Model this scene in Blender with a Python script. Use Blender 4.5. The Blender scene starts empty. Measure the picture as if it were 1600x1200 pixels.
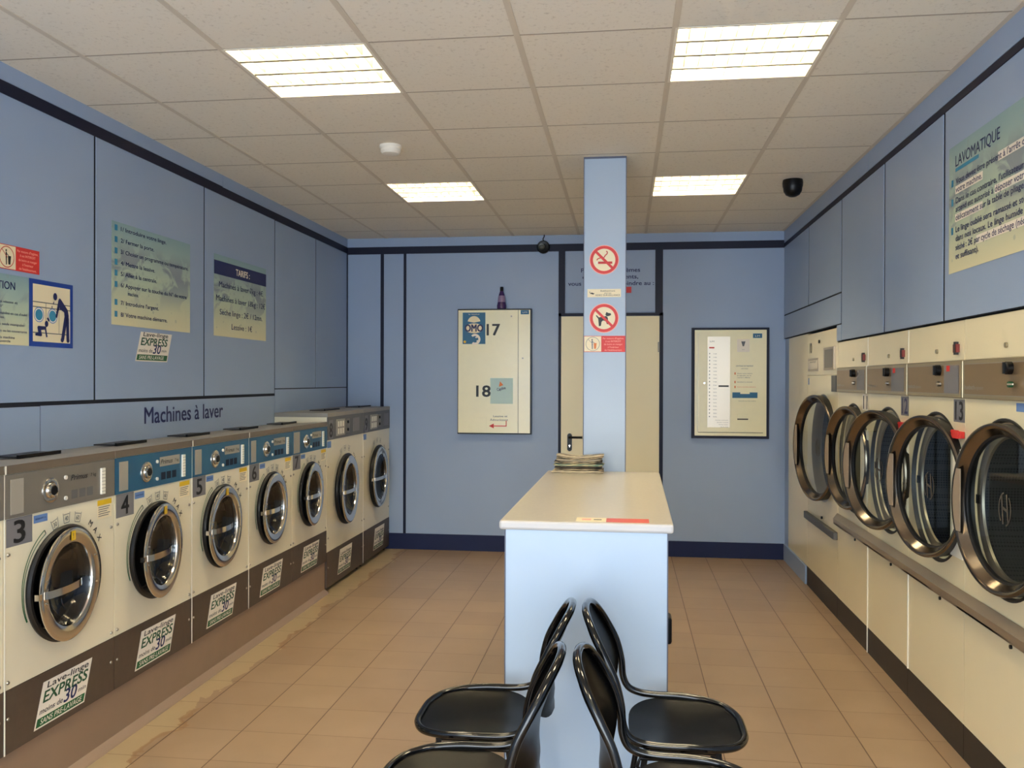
import bpy, bmesh, math, random
from mathutils import Vector, Matrix
random.seed(7)
PI = math.pi
scn = bpy.context.scene
COL = scn.collection

# ------------------------------------------------------------------ camera
CAM_H = 1.575
yaw, pitch, roll = -0.1286, -0.0039, 0.0028
F = 1357.6
cy_, sy_ = math.cos(yaw), math.sin(yaw)
cp_, sp_ = math.cos(pitch), math.sin(pitch)
fw = Vector((sy_ * cp_, cy_ * cp_, sp_))
r0 = Vector((cy_, -sy_, 0))
u0 = r0.cross(fw)
rr = math.cos(roll) * r0 + math.sin(roll) * u0
uu = -math.sin(roll) * r0 + math.cos(roll) * u0
cam = bpy.data.cameras.new('camera')
cam.sensor_width = 36.0
cam.sensor_fit = 'HORIZONTAL'
cam.lens = 36.0 * F / 1600.0
cam.clip_start = 0.02
co = bpy.data.objects.new('camera', cam)
COL.objects.link(co)
mw = Matrix((rr, uu, -fw)).transposed().to_4x4()
mw.translation = Vector((0, 0, CAM_H))
co.matrix_world = mw
scn.camera = co

# ------------------------------------------------------------------ world, exposure
SKY = (0.80, 0.90, 1.0)
SKY_STRENGTH = 5.2
TUBE_COL = (1.0, 0.86, 0.62)
TUBE_STRENGTH = 58.0
w = bpy.data.worlds.new('daylight')
scn.world = w
w.use_nodes = True
w.node_tree.nodes['Background'].inputs[0].default_value = SKY + (1,)
w.node_tree.nodes['Background'].inputs[1].default_value = SKY_STRENGTH
scn.view_settings.view_transform = 'Standard'
scn.view_settings.look = 'None'
scn.view_settings.gamma = 1.0
scn.view_settings.exposure = 1.10
scn.view_settings.use_curve_mapping = False
scn.cycles.use_denoising = True
scn.cycles.max_bounces = 8
scn.cycles.diffuse_bounces = 6
scn.cycles.transparent_max_bounces = 12
scn.cycles.sample_clamp_indirect = 6.0
scn.cycles.caustics_reflective = False
scn.cycles.caustics_refractive = False

# the room
XL, XR, YB, YF, ZC = -2.59, 1.395, 7.92, -1.9, 2.904
XW = -2.18      # washer fronts
XD = 1.41       # dryer fronts

# shop window opening: a portal guides daylight sampling
pl = bpy.data.lights.new('shopfront_portal', 'AREA')
pl.shape = 'RECTANGLE'; pl.size = 3.5; pl.size_y = 2.5
pl.cycles.is_portal = True
po = bpy.data.objects.new('shopfront_portal', pl)
COL.objects.link(po)
po.location = (-0.6, YF - 0.06, 1.35)
po.rotation_euler = (PI / 2, 0, 0)

# ------------------------------------------------------------------ materials
def lin(c):
    return tuple(((v / 255.0) / 12.92 if v <= 10 else (((v / 255.0) + 0.055) / 1.055) ** 2.4) for v in c)

def mat(name, rgb, rough=0.5, metal=0.0, spec=0.5, var=0.0, vscale=20.0, bump=0.0, bscale=200.0, coat=0.0, aniso=None):
    m = bpy.data.materials.new(name)
    m.use_nodes = True
    nt = m.node_tree
    b = nt.nodes['Principled BSDF']
    c = lin(rgb) + (1,)
    b.inputs['Base Color'].default_value = c
    b.inputs['Roughness'].default_value = rough
    b.inputs['Metallic'].default_value = metal
    b.inputs['Specular IOR Level'].default_value = spec
    b.inputs['Coat Weight'].default_value = coat
    tc = nt.nodes.new('ShaderNodeTexCoord')
    if var > 0:
        n = nt.nodes.new('ShaderNodeTexNoise')
        n.inputs['Scale'].default_value = vscale
        n.inputs['Detail'].default_value = 4
        nt.links.new(tc.outputs['Object'], n.inputs['Vector'])
        r = nt.nodes.new('ShaderNodeValToRGB')
        r.color_ramp.elements[0].position = 0.3
        r.color_ramp.elements[1].position = 0.7
        r.color_ramp.elements[0].color = tuple(v * (1 - var) for v in c[:3]) + (1,)
        r.color_ramp.elements[1].color = tuple(min(1, v * (1 + var)) for v in c[:3]) + (1,)
        nt.links.new(n.outputs['Fac'], r.inputs['Fac'])
        nt.links.new(r.outputs['Color'], b.inputs['Base Color'])
    if bump > 0:
        n2 = nt.nodes.new('ShaderNodeTexNoise')
        n2.inputs['Scale'].default_value = bscale
        nt.links.new(tc.outputs['Object'], n2.inputs['Vector'])
        bp = nt.nodes.new('ShaderNodeBump')
        bp.inputs['Strength'].default_value = bump
        bp.inputs['Distance'].default_value = 0.002
        nt.links.new(n2.outputs['Fac'], bp.inputs['Height'])
        nt.links.new(bp.outputs['Normal'], b.inputs['Normal'])
    return m

BLUE = mat('blue_laminate', (151, 170, 198), 0.42, var=0.025, vscale=1.5, bump=0.05, bscale=600)
NAVY = mat('navy_trim', (12, 18, 44), 0.5, spec=0.3)
NAVYB = mat('navy_baseboard', (14, 26, 66), 0.5, spec=0.3)
GAP = mat('dark_joint', (14, 18, 32), 0.8)
PILLARB = mat('pillar_laminate', (164, 180, 198), 0.35, var=0.02, vscale=2)
CBLUE = mat('counter_blue_laminate', (180, 198, 216), 0.3, var=0.02, vscale=2)
EDGE = mat('edge_strip', (86, 92, 110), 0.5)
CTOP = mat('counter_top_laminate', (204, 194, 174), 0.28, var=0.04, vscale=60)
CEDGE = mat('counter_edge', (206, 200, 194), 0.4)
WHITE = mat('white_enamel', (240, 230, 200), 0.22, var=0.015, vscale=3)
CREAM = mat('cream_enamel', (244, 230, 190), 0.24, var=0.015, vscale=3)
STRIP = mat('bright_joint_strip', (246, 240, 222), 0.3)
DOORC = mat('cream_door_paint', (252, 240, 198), 0.4, var=0.01, vscale=3)
KICK = mat('dark_taupe_panel', (80, 66, 53), 0.5, var=0.08, vscale=30)
KICKD = mat('near_black_plinth', (36, 30, 26), 0.5, var=0.1, vscale=20)
PANG = mat('grey_control_panel', (128, 122, 112), 0.42, metal=0.3)
PANB = mat('blue_control_panel', (26, 86, 118), 0.4)
PAN8 = mat('dark_grey_control_panel', (92, 92, 92), 0.45)
CAPG = mat('brushed_grey_top', (150, 144, 134), 0.45, metal=0.25, var=0.05, vscale=8)
CAPF = mat('brushed_grey_edge', (112, 100, 86), 0.4, metal=0.3)
CHROME = mat('chrome', (222, 216, 206), 0.12, metal=1.0)
BRUSH = mat('brushed_steel', (130, 119, 106), 0.19, metal=1.0)
STEELD = mat('dull_steel', (150, 142, 128), 0.35, metal=0.9)
BROWNST = mat('bronze_steel_panel', (148, 124, 92), 0.36, metal=0.55)
BROWNFR = mat('bronze_frame', (164, 150, 120), 0.34, metal=0.6)
RAIL = mat('aluminium_rail', (172, 156, 134), 0.36, metal=0.7)
RAILD = mat('grey_rail', (98, 94, 88), 0.42, metal=0.5)
TAN = mat('tan_handle_plate', (150, 132, 110), 0.55)
RUBBER = mat('black_rubber', (18, 17, 16), 0.45)
BLACK = mat('black_plastic', (10, 10, 11), 0.35, spec=0.25)
GLOSSB = mat('glossy_black_plastic', (8, 8, 8), 0.27, spec=0.06)
RIMB = mat('polished_black_rim', (8, 8, 8), 0.12, spec=0.5)
DRUM = mat('drum_metal', (110, 108, 104), 0.3, metal=0.9)
PRINTB = mat('black_print', (18, 18, 20), 0.5)
PRINTN = mat('navy_print', (16, 26, 84), 0.5)
PRINTG = mat('grey_print', (98, 96, 96), 0.5)
GREEN = mat('green_print', (18, 92, 44), 0.5)
GREEND = mat('dark_green_print', (34, 84, 48), 0.5)
RED = mat('red_print', (214, 48, 44), 0.5)
REDD = mat('deep_red_print', (196, 40, 34), 0.5)
PALE = mat('pale_print', (246, 236, 218), 0.5)
PINKP = mat('pale_red_lettering', (255, 178, 160), 0.5)
CREAMP = mat('cream_paper', (244, 228, 190), 0.5)
YELLOW = mat('yellow_sticker', (232, 190, 30), 0.5)
BLUEST = mat('blue_sticker', (104, 138, 190), 0.5)
TEAL = mat('teal_print', (52, 140, 176), 0.5)
TEALD = mat('petrol_print', (28, 100, 138), 0.5)
SIGNB = mat('sign_blue', (14, 62, 150), 0.45)
PLAQUE = mat('grey_number_plate', (122, 120, 122), 0.5)
DISP = mat('panel_label_grey', (158, 152, 140), 0.45)
WPLAS = mat('white_plastic', (236, 230, 216), 0.4)
PLINTH = mat('brown_plinth_tile', (142, 118, 98), 0.4, var=0.04, vscale=6)
COVE = mat('plinth_cove', (146, 122, 102), 0.35)
SOAPF = mat('dispenser_cream_metal', (252, 244, 204), 0.22, var=0.01)
SATIN = mat('satin_steel_sheet', (244, 234, 216), 0.35, metal=0.3)
HOUSING = mat('lamp_reflector', (250, 248, 238), 0.35)
TEEN = mat('tile_edge_line', (168, 156, 138), 0.7)
LOUVRE = mat('louvre_metal', (150, 142, 122), 0.5)
LAMPF = mat('lamp_frame', (236, 228, 210), 0.5)
TEEM = mat('ceiling_tee', (212, 200, 180), 0.6)
PURPLE = mat('purple_bottle_plastic', (70, 44, 96), 0.25)
LILAC = mat('lilac_bottle_label', (150, 128, 160), 0.4)
ORANGE = mat('orange_print', (226, 120, 40), 0.5)
SKYBL = mat('pale_blue_label', (196, 222, 214), 0.45)

def emis(name, col, s):
    m = bpy.data.materials.new(name); m.use_nodes = True
    nt = m.node_tree
    b = nt.nodes['Principled BSDF']
    b.inputs['Base Color'].default_value = (0.9, 0.9, 0.9, 1)
    b.inputs['Emission Color'].default_value = col + (1,)
    b.inputs['Emission Strength'].default_value = s
    return m
TUBE = emis('fluorescent_tube', TUBE_COL, TUBE_STRENGTH)

def glassm(name, tint, gl=0.05, rough=0.02):
    m = bpy.data.materials.new(name); m.use_nodes = True
    nt = m.node_tree
    for n in list(nt.nodes): nt.nodes.remove(n)
    o = nt.nodes.new('ShaderNodeOutputMaterial')
    mx = nt.nodes.new('ShaderNodeMixShader')
    t = nt.nodes.new('ShaderNodeBsdfTransparent'); t.inputs[0].default_value = tint + (1,)
    g = nt.nodes.new('ShaderNodeBsdfGlossy'); g.inputs['Roughness'].default_value = rough
    lw = nt.nodes.new('ShaderNodeLayerWeight'); lw.inputs['Blend'].default_value = 0.5
    pw = nt.nodes.new('ShaderNodeMath'); pw.operation = 'POWER'; pw.inputs[1].default_value = 4.0
    ad = nt.nodes.new('ShaderNodeMath'); ad.operation = 'MULTIPLY_ADD'; ad.inputs[1].default_value = 0.8; ad.inputs[2].default_value = gl
    nt.links.new(lw.outputs['Facing'], pw.inputs[0]); nt.links.new(pw.outputs[0], ad.inputs[0])
    nt.links.new(ad.outputs[0], mx.inputs[0])
    nt.links.new(t.outputs[0], mx.inputs[1]); nt.links.new(g.outputs[0], mx.inputs[2])
    nt.links.new(mx.outputs[0], o.inputs[0])
    return m
MONO = mat('faded_monogram_print', (84, 76, 66), 0.5)
GLASSW = glassm('dark_porthole_glass', (0.42, 0.44, 0.46), 0.08)
GLASSD = glassm('clear_dryer_glass', (0.74, 0.78, 0.76))

def perforated():
    m = mat('perforated_drum', (70, 72, 70), 0.4, metal=0.5)
    nt = m.node_tree; b = nt.nodes['Principled BSDF']
    tc = nt.nodes.new('ShaderNodeTexCoord')
    v = nt.nodes.new('ShaderNodeTexVoronoi'); v.inputs['Scale'].default_value = 85; v.inputs['Randomness'].default_value = 0.0
    nt.links.new(tc.outputs['Object'], v.inputs['Vector'])
    r = nt.nodes.new('ShaderNodeValToRGB')
    r.color_ramp.elements[0].position = 0.30; r.color_ramp.elements[0].color = (0.006, 0.006, 0.006, 1)
    r.color_ramp.elements[1].position = 0.42; r.color_ramp.elements[1].color = (0.06, 0.065, 0.062, 1)
    nt.links.new(v.outputs['Distance'], r.inputs['Fac'])
    nt.links.new(r.outputs['Color'], b.inputs['Base Color'])
    return m
PERF = perforated()

def tile_ceiling():
    m = mat('mineral_ceiling_tile', (234, 226, 210), 0.85, spec=0.2)
    nt = m.node_tree; b = nt.nodes['Principled BSDF']
    tc = nt.nodes.new('ShaderNodeTexCoord')
    n = nt.nodes.new('ShaderNodeTexNoise'); n.inputs['Scale'].default_value = 55; n.inputs['Detail'].default_value = 6; n.inputs['Roughness'].default_value = 0.7
    nt.links.new(tc.outputs['Object'], n.inputs['Vector'])
    r = nt.nodes.new('ShaderNodeValToRGB')
    e = r.color_ramp.elements
    e[0].position = 0.30; e[0].color = lin((206, 196, 178)) + (1,)
    e[1].position = 0.44; e[1].color = lin((234, 226, 210)) + (1,)
    nt.links.new(n.outputs['Fac'], r.inputs['Fac'])
    nt.links.new(r.outputs['Color'], b.inputs['Base Color'])
    bp = nt.nodes.new('ShaderNodeBump'); bp.inputs['Strength'].default_value = 0.15; bp.inputs['Distance'].default_value = 0.001
    nt.links.new(n.outputs['Fac'], bp.inputs['Height']); nt.links.new(bp.outputs['Normal'], b.inputs['Normal'])
    return m
CEIL = tile_ceiling()

def tile_floor():
    m = mat('brown_floor_tile', (176, 140, 104), 0.34)
    nt = m.node_tree; N = nt.nodes; L = nt.links
    b = N['Principled BSDF']
    tc = N.new('ShaderNodeTexCoord'); sep = N.new('ShaderNodeSeparateXYZ')
    L.new(tc.outputs['Object'], sep.inputs[0])
    def math_(op, a, bb=None, c=None):
        n = N.new('ShaderNodeMath'); n.operation = op
        for i, v in enumerate((a, bb, c)):
            if v is None: continue
            if isinstance(v, (int, float)): n.inputs[i].default_value = v
            else: L.new(v, n.inputs[i])
        return n.outputs[0]
    def cell(out, off, s):
        t = math_('DIVIDE', math_('ADD', out, off), s)
        fr = math_('FRACT', t)
        d = math_('MINIMUM', fr, math_('SUBTRACT', 1.0, fr))
        return t, math_('MULTIPLY', d, s)
    S = 0.3025
    tx, dx = cell(sep.outputs[0], 1.697 + 30 * S, S)
    ty, dy = cell(sep.outputs[1], -4.613 + 30 * S, S)
    gx = math_('LESS_THAN', dx, 0.0027)
    gy = math_('MULTIPLY', math_('LESS_THAN', dy, 0.0020), 0.6)
    g = math_('MAXIMUM', gx, gy)
    comb = N.new('ShaderNodeCombineXYZ')
    L.new(math_('FLOOR', tx), comb.inputs[0]); L.new(math_('FLOOR', ty), comb.inputs[1])
    wn = N.new('ShaderNodeTexWhiteNoise'); wn.noise_dimensions = '2D'; L.new(comb.outputs[0], wn.inputs['Vector'])
    base = N.new('ShaderNodeMix'); base.data_type = 'RGBA'
    base.inputs['A'].default_value = lin((159, 133, 106)) + (1,)
    base.inputs['B'].default_value = lin((167, 141, 112)) + (1,)
    L.new(wn.outputs['Value'], base.inputs['Factor'])
    # soft mottling
    n = N.new('ShaderNodeTexNoise'); n.inputs['Scale'].default_value = 3.0; n.inputs['Detail'].default_value = 5
    L.new(tc.outputs['Object'], n.inputs['Vector'])
    mot = N.new('ShaderNodeMix'); mot.data_type = 'RGBA'; mot.blend_type = 'MULTIPLY'
    r = N.new('ShaderNodeValToRGB'); r.color_ramp.elements[0].position = .3; r.color_ramp.elements[1].position = .7
    r.color_ramp.elements[0].color = (.90, .89, .87, 1); r.color_ramp.elements[1].color = (1, 1, 1, 1)
    L.new(n.outputs['Fac'], r.inputs['Fac']); mot.inputs['Factor'].default_value = 1
    L.new(base.outputs['Result'], mot.inputs['A']); L.new(r.outputs['Color'], mot.inputs['B'])
    # lime-scale and rust stains on the floor along the washer plinth
    n2 = N.new('ShaderNodeTexNoise'); n2.inputs['Scale'].default_value = 5.0; n2.inputs['Detail'].default_value = 6
    n2.inputs['Distortion'].default_value = 0.6
    L.new(tc.outputs['Object'], n2.inputs['Vector'])
    edge = math_('ADD', sep.outputs[0], math_('MULTIPLY', math_('SUBTRACT', n2.outputs['Fac'], 0.5), 0.26))
    msk = math_('LESS_THAN', edge, -2.02)
    msk2 = math_('MULTIPLY', math_('LESS_THAN', edge, -2.0), math_('GREATER_THAN', edge, -2.03))
    n3 = N.new('ShaderNodeTexNoise'); n3.inputs['Scale'].default_value = 2.3
    L.new(tc.outputs['Object'], n3.inputs['Vector'])
    st = N.new('ShaderNodeMix'); st.data_type = 'RGBA'
    L.new(math_('MULTIPLY', msk, 0.55), st.inputs['Factor'])
    L.new(mot.outputs['Result'], st.inputs['A']); st.inputs['B'].default_value = lin((196, 176, 134)) + (1,)
    st2 = N.new('ShaderNodeMix'); st2.data_type = 'RGBA'
    L.new(math_('MULTIPLY', msk2, math_('MULTIPLY', math_('GREATER_THAN', n3.outputs['Fac'], 0.47), 0.6)), st2.inputs['Factor'])
    L.new(st.outputs['Result'], st2.inputs['A']); st2.inputs['B'].default_value = lin((150, 112, 72)) + (1,)
    fin = N.new('ShaderNodeMix'); fin.data_type = 'RGBA'
    L.new(g, fin.inputs['Factor']); L.new(st2.outputs['Result'], fin.inputs['A'])
    fin.inputs['B'].default_value = lin((92, 62, 40)) + (1,)
    L.new(fin.outputs['Result'], b.inputs['Base Color'])
    bp = N.new('ShaderNodeBump'); bp.inputs['Strength'].default_value = 0.4; bp.inputs['Distance'].default_value = 0.002
    L.new(math_('SUBTRACT', 1.0, g), bp.inputs['Height']); L.new(bp.outputs['Normal'], b.inputs['Normal'])
    return m
FLOOR = tile_floor()

def splash():
    """printed poster film: teal at the top to cream at the foot, with a band of grey water splash"""
    m = mat('water_splash_print', (150, 170, 160), 0.4)
    nt = m.node_tree; N = nt.nodes; L = nt.links; b = N['Principled BSDF']
    tc = N.new('ShaderNodeTexCoord'); sep = N.new('ShaderNodeSeparateXYZ'); L.new(tc.outputs['Generated'], sep.inputs[0])
    r = N.new('ShaderNodeValToRGB'); e = r.color_ramp.elements
    e[0].position = 0.0; e[0].color = lin((228, 220, 178)) + (1,)
    e[1].position = 1.0; e[1].color = lin((134, 166, 172)) + (1,)
    k = r.color_ramp.elements.new(0.45); k.color = lin((186, 202, 176)) + (1,)
    L.new(sep.outputs[2], r.inputs['Fac'])
    n = N.new('ShaderNodeTexNoise'); n.inputs['Scale'].default_value = 7; n.inputs['Detail'].default_value = 8; n.inputs['Distortion'].default_value = 1.2
    L.new(tc.outputs['Object'], n.inputs['Vector'])
    band = N.new('ShaderNodeValToRGB'); be = band.color_ramp.elements
    be[0].position = 0.2; be[0].color = (0, 0, 0, 1); be[1].position = 0.85; be[1].color = (0, 0, 0, 1)
    k = be.new(0.55); k.color = (1, 1, 1, 1); k = be.new(0.68); k.color = (0.9, 0.9, 0.9, 1)
    L.new(sep.outputs[2], band.inputs['Fac'])
    r2 = N.new('ShaderNodeValToRGB'); r2.color_ramp.elements[0].position = 0.46; r2.color_ramp.elements[1].position = 0.56
    L.new(n.outputs['Fac'], r2.inputs['Fac'])
    mu = N.new('ShaderNodeMath'); mu.operation = 'MULTIPLY'; L.new(band.outputs['Color'], mu.inputs[0]); L.new(r2.outputs['Color'], mu.inputs[1])
    mu2 = N.new('ShaderNodeMath'); mu2.operation = 'MULTIPLY'; L.new(mu.outputs[0], mu2.inputs[0]); mu2.inputs[1].default_value = 0.9
    mx = N.new('ShaderNodeMix'); mx.data_type = 'RGBA'; L.new(mu2.outputs[0], mx.inputs['Factor'])
    L.new(r.outputs['Color'], mx.inputs['A']); mx.inputs['B'].default_value = lin((132, 140, 150)) + (1,)
    v = N.new('ShaderNodeTexVoronoi'); v.inputs['Scale'].default_value = 16; L.new(tc.outputs['Object'], v.inputs['Vector'])
    lt = N.new('ShaderNodeMath'); lt.operation = 'LESS_THAN'; L.new(v.outputs['Distance'], lt.inputs[0]); lt.inputs[1].default_value = 0.16
    m3 = N.new('ShaderNodeMath'); m3.operation = 'MULTIPLY'; L.new(lt.outputs[0], m3.inputs[0]); m3.inputs[1].default_value = 0.35
    mx2 = N.new('ShaderNodeMix'); mx2.data_type = 'RGBA'; L.new(m3.outputs[0], mx2.inputs['Factor'])
    L.new(mx.outputs['Result'], mx2.inputs['A']); mx2.inputs['B'].default_value = lin((140, 158, 150)) + (1,)
    L.new(mx2.outputs['Result'], b.inputs['Base Color'])
    return m
SPLASH = splash()

def newsprint(name, c, d):
    m = mat(name, c, 0.8)
    nt = m.node_tree; N = nt.nodes; L = nt.links; b = N['Principled BSDF']
    tc = N.new('ShaderNodeTexCoord')
    mp = N.new('ShaderNodeMapping'); mp.inputs['Scale'].default_value = (14, 14, 260)
    n = N.new('ShaderNodeTexNoise'); n.inputs['Scale'].default_value = 1; n.inputs['Detail'].default_value = 2
    L.new(tc.outputs['Object'], mp.inputs['Vector']); L.new(mp.outputs['Vector'], n.inputs['Vector'])
    r = N.new('ShaderNodeValToRGB'); e = r.color_ramp.elements
    e[0].position = 0.44; e[0].color = lin(c) + (1,); e[1].position = 0.56; e[1].color = lin(d) + (1,)
    L.new(n.outputs['Fac'], r.inputs['Fac']); L.new(r.outputs['Color'], b.inputs['Base Color'])
    return m
NEWS = [newsprint('newsprint_a', (206, 190, 160), (170, 158, 136)), newsprint('newsprint_b', (206, 186, 150), (40, 36, 32)),
        newsprint('newsprint_c', (210, 196, 150), (90, 120, 110)), newsprint('newsprint_d', (120, 104, 84), (24, 22, 20))]

# ------------------------------------------------------------------ mesh building
_tcache = {}
def text_geo(s):
    key = s
    if key in _tcache: return _tcache[key]
    cu = bpy.data.curves.new('t', 'FONT')
    cu.body = s; cu.size = 1.0; cu.resolution_u = 3
    o = bpy.data.objects.new('t', cu); COL.objects.link(o)
    dg = bpy.context.evaluated_depsgraph_get()
    me = o.evaluated_get(dg).to_mesh()
    vs = [(v.co.x, v.co.y) for v in me.vertices]
    fs = [tuple(p.vertices) for p in me.polygons]
    o.evaluated_get(dg).to_mesh_clear()
    bpy.data.objects.remove(o); bpy.data.curves.remove(cu)
    x0 = min(v[0] for v in vs); x1 = max(v[0] for v in vs)
    vs = [((x - x0), y) for x, y in vs]
    _tcache[key] = (vs, fs, x1 - x0)
    return _tcache[key]

CAPK = max(v[1] for v in text_geo('H')[0])

class MB:
    """collects shapes; local frame: x right, y away from the viewer, z up"""
    def __init__(s): s.v = []; s.f = []; s.m = []; s.mats = []
    def mi(s, m):
        if m not in s.mats: s.mats.append(m)
        return s.mats.index(m)
    def add(s, vs, fs, m):
        o = len(s.v); k = s.mi(m)
        s.v += [tuple(v) for v in vs]
        for f in fs: s.f.append(tuple(i + o for i in f)); s.m.append(k)
        return s
    def box(s, x0, x1, y0, y1, z0, z1, m, skip=()):
        vs = [(x0, y0, z0), (x1, y0, z0), (x1, y1, z0), (x0, y1, z0), (x0, y0, z1), (x1, y0, z1), (x1, y1, z1), (x0, y1, z1)]
        F_ = {'bottom': (0, 3, 2, 1), 'top': (4, 5, 6, 7), 'front': (0, 1, 5, 4), 'right': (1, 2, 6, 5), 'back': (2, 3, 7, 6), 'left': (3, 0, 4, 7)}
        return s.add(vs, [f for k, f in F_.items() if k not in skip], m)
    def poly(s, pts, y, m, t=0.0):
        """flat polygon given as (x,z) points, facing -y"""
        n = len(pts)
        a = sum(pts[i][0] * pts[(i + 1) % n][1] - pts[(i + 1) % n][0] * pts[i][1] for i in range(n))
        if a < 0: pts = pts[::-1]
        if t <= 0: return s.add([(x, y, z) for x, z in pts], [tuple(range(n))], m)
        vs = [(x, y, z) for x, z in pts] + [(x, y + t, z) for x, z in pts]
        fs = [tuple(range(n)), tuple(range(2 * n - 1, n - 1, -1))] + [(i, i + n, (i + 1) % n + n, (i + 1) % n) for i in range(n)]
        return s.add(vs, fs, m)
    def rect(s, x0, x1, z0, z1, y, m, t=0.0): return s.poly([(x0, z0), (x1, z0), (x1, z1), (x0, z1)], y, m, t)
    def disc(s, cx, cz, r, y, m, t=0.0, n=32, rz=None):
        rz = rz or r
        return s.poly([(cx + r * math.cos(2 * PI * i / n), cz + rz * math.sin(2 * PI * i / n)) for i in range(n)], y, m, t)
    def ring(s, cx, cz, r0, r1, y, m, n=48, a0=0, a1=2 * PI, r1b=None):
        closed = abs(a1 - a0 - 2 * PI) < 1e-6
        k = n if closed else n + 1
        vs = []
        for i in range(k):
            t = i / n; a = a0 + (a1 - a0) * t
            ro = r1 if r1b is None else r1 + (r1b - r1) * t
            vs += [(cx + r0 * math.cos(a), y, cz + r0 * math.sin(a)), (cx + ro * math.cos(a), y, cz + ro * math.sin(a))]
        fs = []
        for i in range(n):
            j = (i + 1) % k
            fs.append((2 * i, 2 * i + 1, 2 * j + 1, 2 * j) if a1 < a0 else (2 * i + 1, 2 * i, 2 * j, 2 * j + 1)[::-1])
        return s.add(vs, fs, m)
    def bar(s, x0, z0, x1, z1, wd, y, m):
        dx, dz = x1 - x0, z1 - z0; l = math.hypot(dx, dz) or 1; nx, nz = -dz / l * wd / 2, dx / l * wd / 2
        return s.poly([(x0 + nx, z0 + nz), (x1 + nx, z1 + nz), (x1 - nx, z1 - nz), (x0 - nx, z0 - nz)], y, m)
    def text(s, t, x, z, h, m, y=-0.001, align='L', width=None, bold=0.0, slant=0.0, rot=0.0):
        vs, fs, w_ = text_geo(t)
        k = h / CAPK; kx = k if width is None else width / w_
        W_ = w_ * kx
        ox = {'L': 0, 'C': -W_ / 2, 'R': -W_}[align]
        c, sn = math.cos(rot), math.sin(rot)
        for sx, sz in (((0, 0),) if bold <= 0 else ((-1, -.5), (1, .5)) if bold < .018 else ((-1, -1), (0, 0), (1, 1), (-1, 1), (1, -1))):
            d = bold * 0.95 * h
            out = []
            for a, b_ in vs:
                px, pz = a * kx + ox + slant * b_ * k + sx * d, b_ * k + sz * d * .7
                out.append((x + px * c - pz * sn, y - .00002 * (sx + 2 * sz), z + px * sn + pz * c))
            s.add(out, fs, m)
        return s
    def lathe(s, prof, cx, cy, cz, m, n=56, axis='y', a0=0, a1=2 * PI):
        """profile of (r, t) turned about an axis through c"""
        closed = abs(a1 - a0 - 2 * PI) < 1e-6
        k = n if closed else n + 1
        vs = []
        for i in range(k):
            a = a0 + (a1 - a0) * i / n; c, sn = math.cos(a), math.sin(a)
            for r, t in prof:
                if axis == 'y': vs.append((cx + r * c, cy + t, cz + r * sn))
                elif axis == 'z': vs.append((cx + r * c, cy + r * sn, cz + t))
                else: vs.append((cx + t, cy + r * c, cz + r * sn))
        p = len(prof); fs = []
        for i in range(n):
            j = (i + 1) % k
            for q in range(p - 1):
                f = (i * p + q, i * p + q + 1, j * p + q + 1, j * p + q)
                fs.append(f if axis != 'z' else f[::-1])
        return s.add(vs, fs, m)
    def cyl(s, x, y, z, r, l, m, axis='y', n=20, r2=None):
        r2 = r if r2 is None else r2
        return s.lathe([(1e-5, 0), (r, 0), (r2, l), (1e-5, l)], x, y, z, m, n, axis)
    def tube(s, pts, r, m, n=10, closed=False, sy=1.0):
        P = [Vector(p) for p in pts]; k = len(P); vs = []; fs = []
        up = Vector((0, 0, 1)); prev = None
        for i in range(k):
            if closed: d = P[(i + 1) % k] - P[i - 1]
            else: d = P[min(i + 1, k - 1)] - P[max(i - 1, 0)]
            d.normalize()
            if prev is None:
                a = d.cross(up)
                if a.length < 1e-3: a = d.cross(Vector((1, 0, 0)))
            else: a = prev - d * prev.dot(d)
            a.normalize(); prev = a; b_ = d.cross(a)
            ri = r[i] if isinstance(r, (list, tuple)) else r
            for j in range(n):
                t = 2 * PI * j / n
                vs.append(P[i] + a * math.cos(t) * ri + b_ * math.sin(t) * ri * sy)
        for i in range(k if closed else k - 1):
            q = (i + 1) % k
            for j in range(n):
                jj = (j + 1) % n
                fs.append((i * n + j, i * n + jj, q * n + jj, q * n + j))
        if not closed:
            fs.append(tuple(range(n))[::-1]); fs.append(tuple((k - 1) * n + j for j in range(n)))
        return s.add(vs, fs, m)
    def plate_hole(s, x0, x1, z0, z1, cx, cz, r, y, m, n=48):
        A = [2 * PI * i / n for i in range(n)]
        for X, Z in ((x0, z0), (x1, z0), (x1, z1), (x0, z1)): A.append(math.atan2(Z - cz, X - cx) % (2 * PI))
        A = sorted(set(round(a, 6) for a in A)); vs = []
        for a in A:
            c, sn = math.cos(a), math.sin(a)
            t = min(((x1 - cx) / c if c > 1e-9 else 1e9), ((x0 - cx) / c if c < -1e-9 else 1e9),
                    ((z1 - cz) / sn if sn > 1e-9 else 1e9), ((z0 - cz) / sn if sn < -1e-9 else 1e9))
            vs += [(cx + r * c, y, cz + r * sn), (cx + t * c, y, cz + t * sn)]
        k = len(A)
        return s.add(vs, [(2 * i, 2 * i + 1, 2 * ((i + 1) % k) + 1, 2 * ((i + 1) % k)) for i in range(k)], m)
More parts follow.
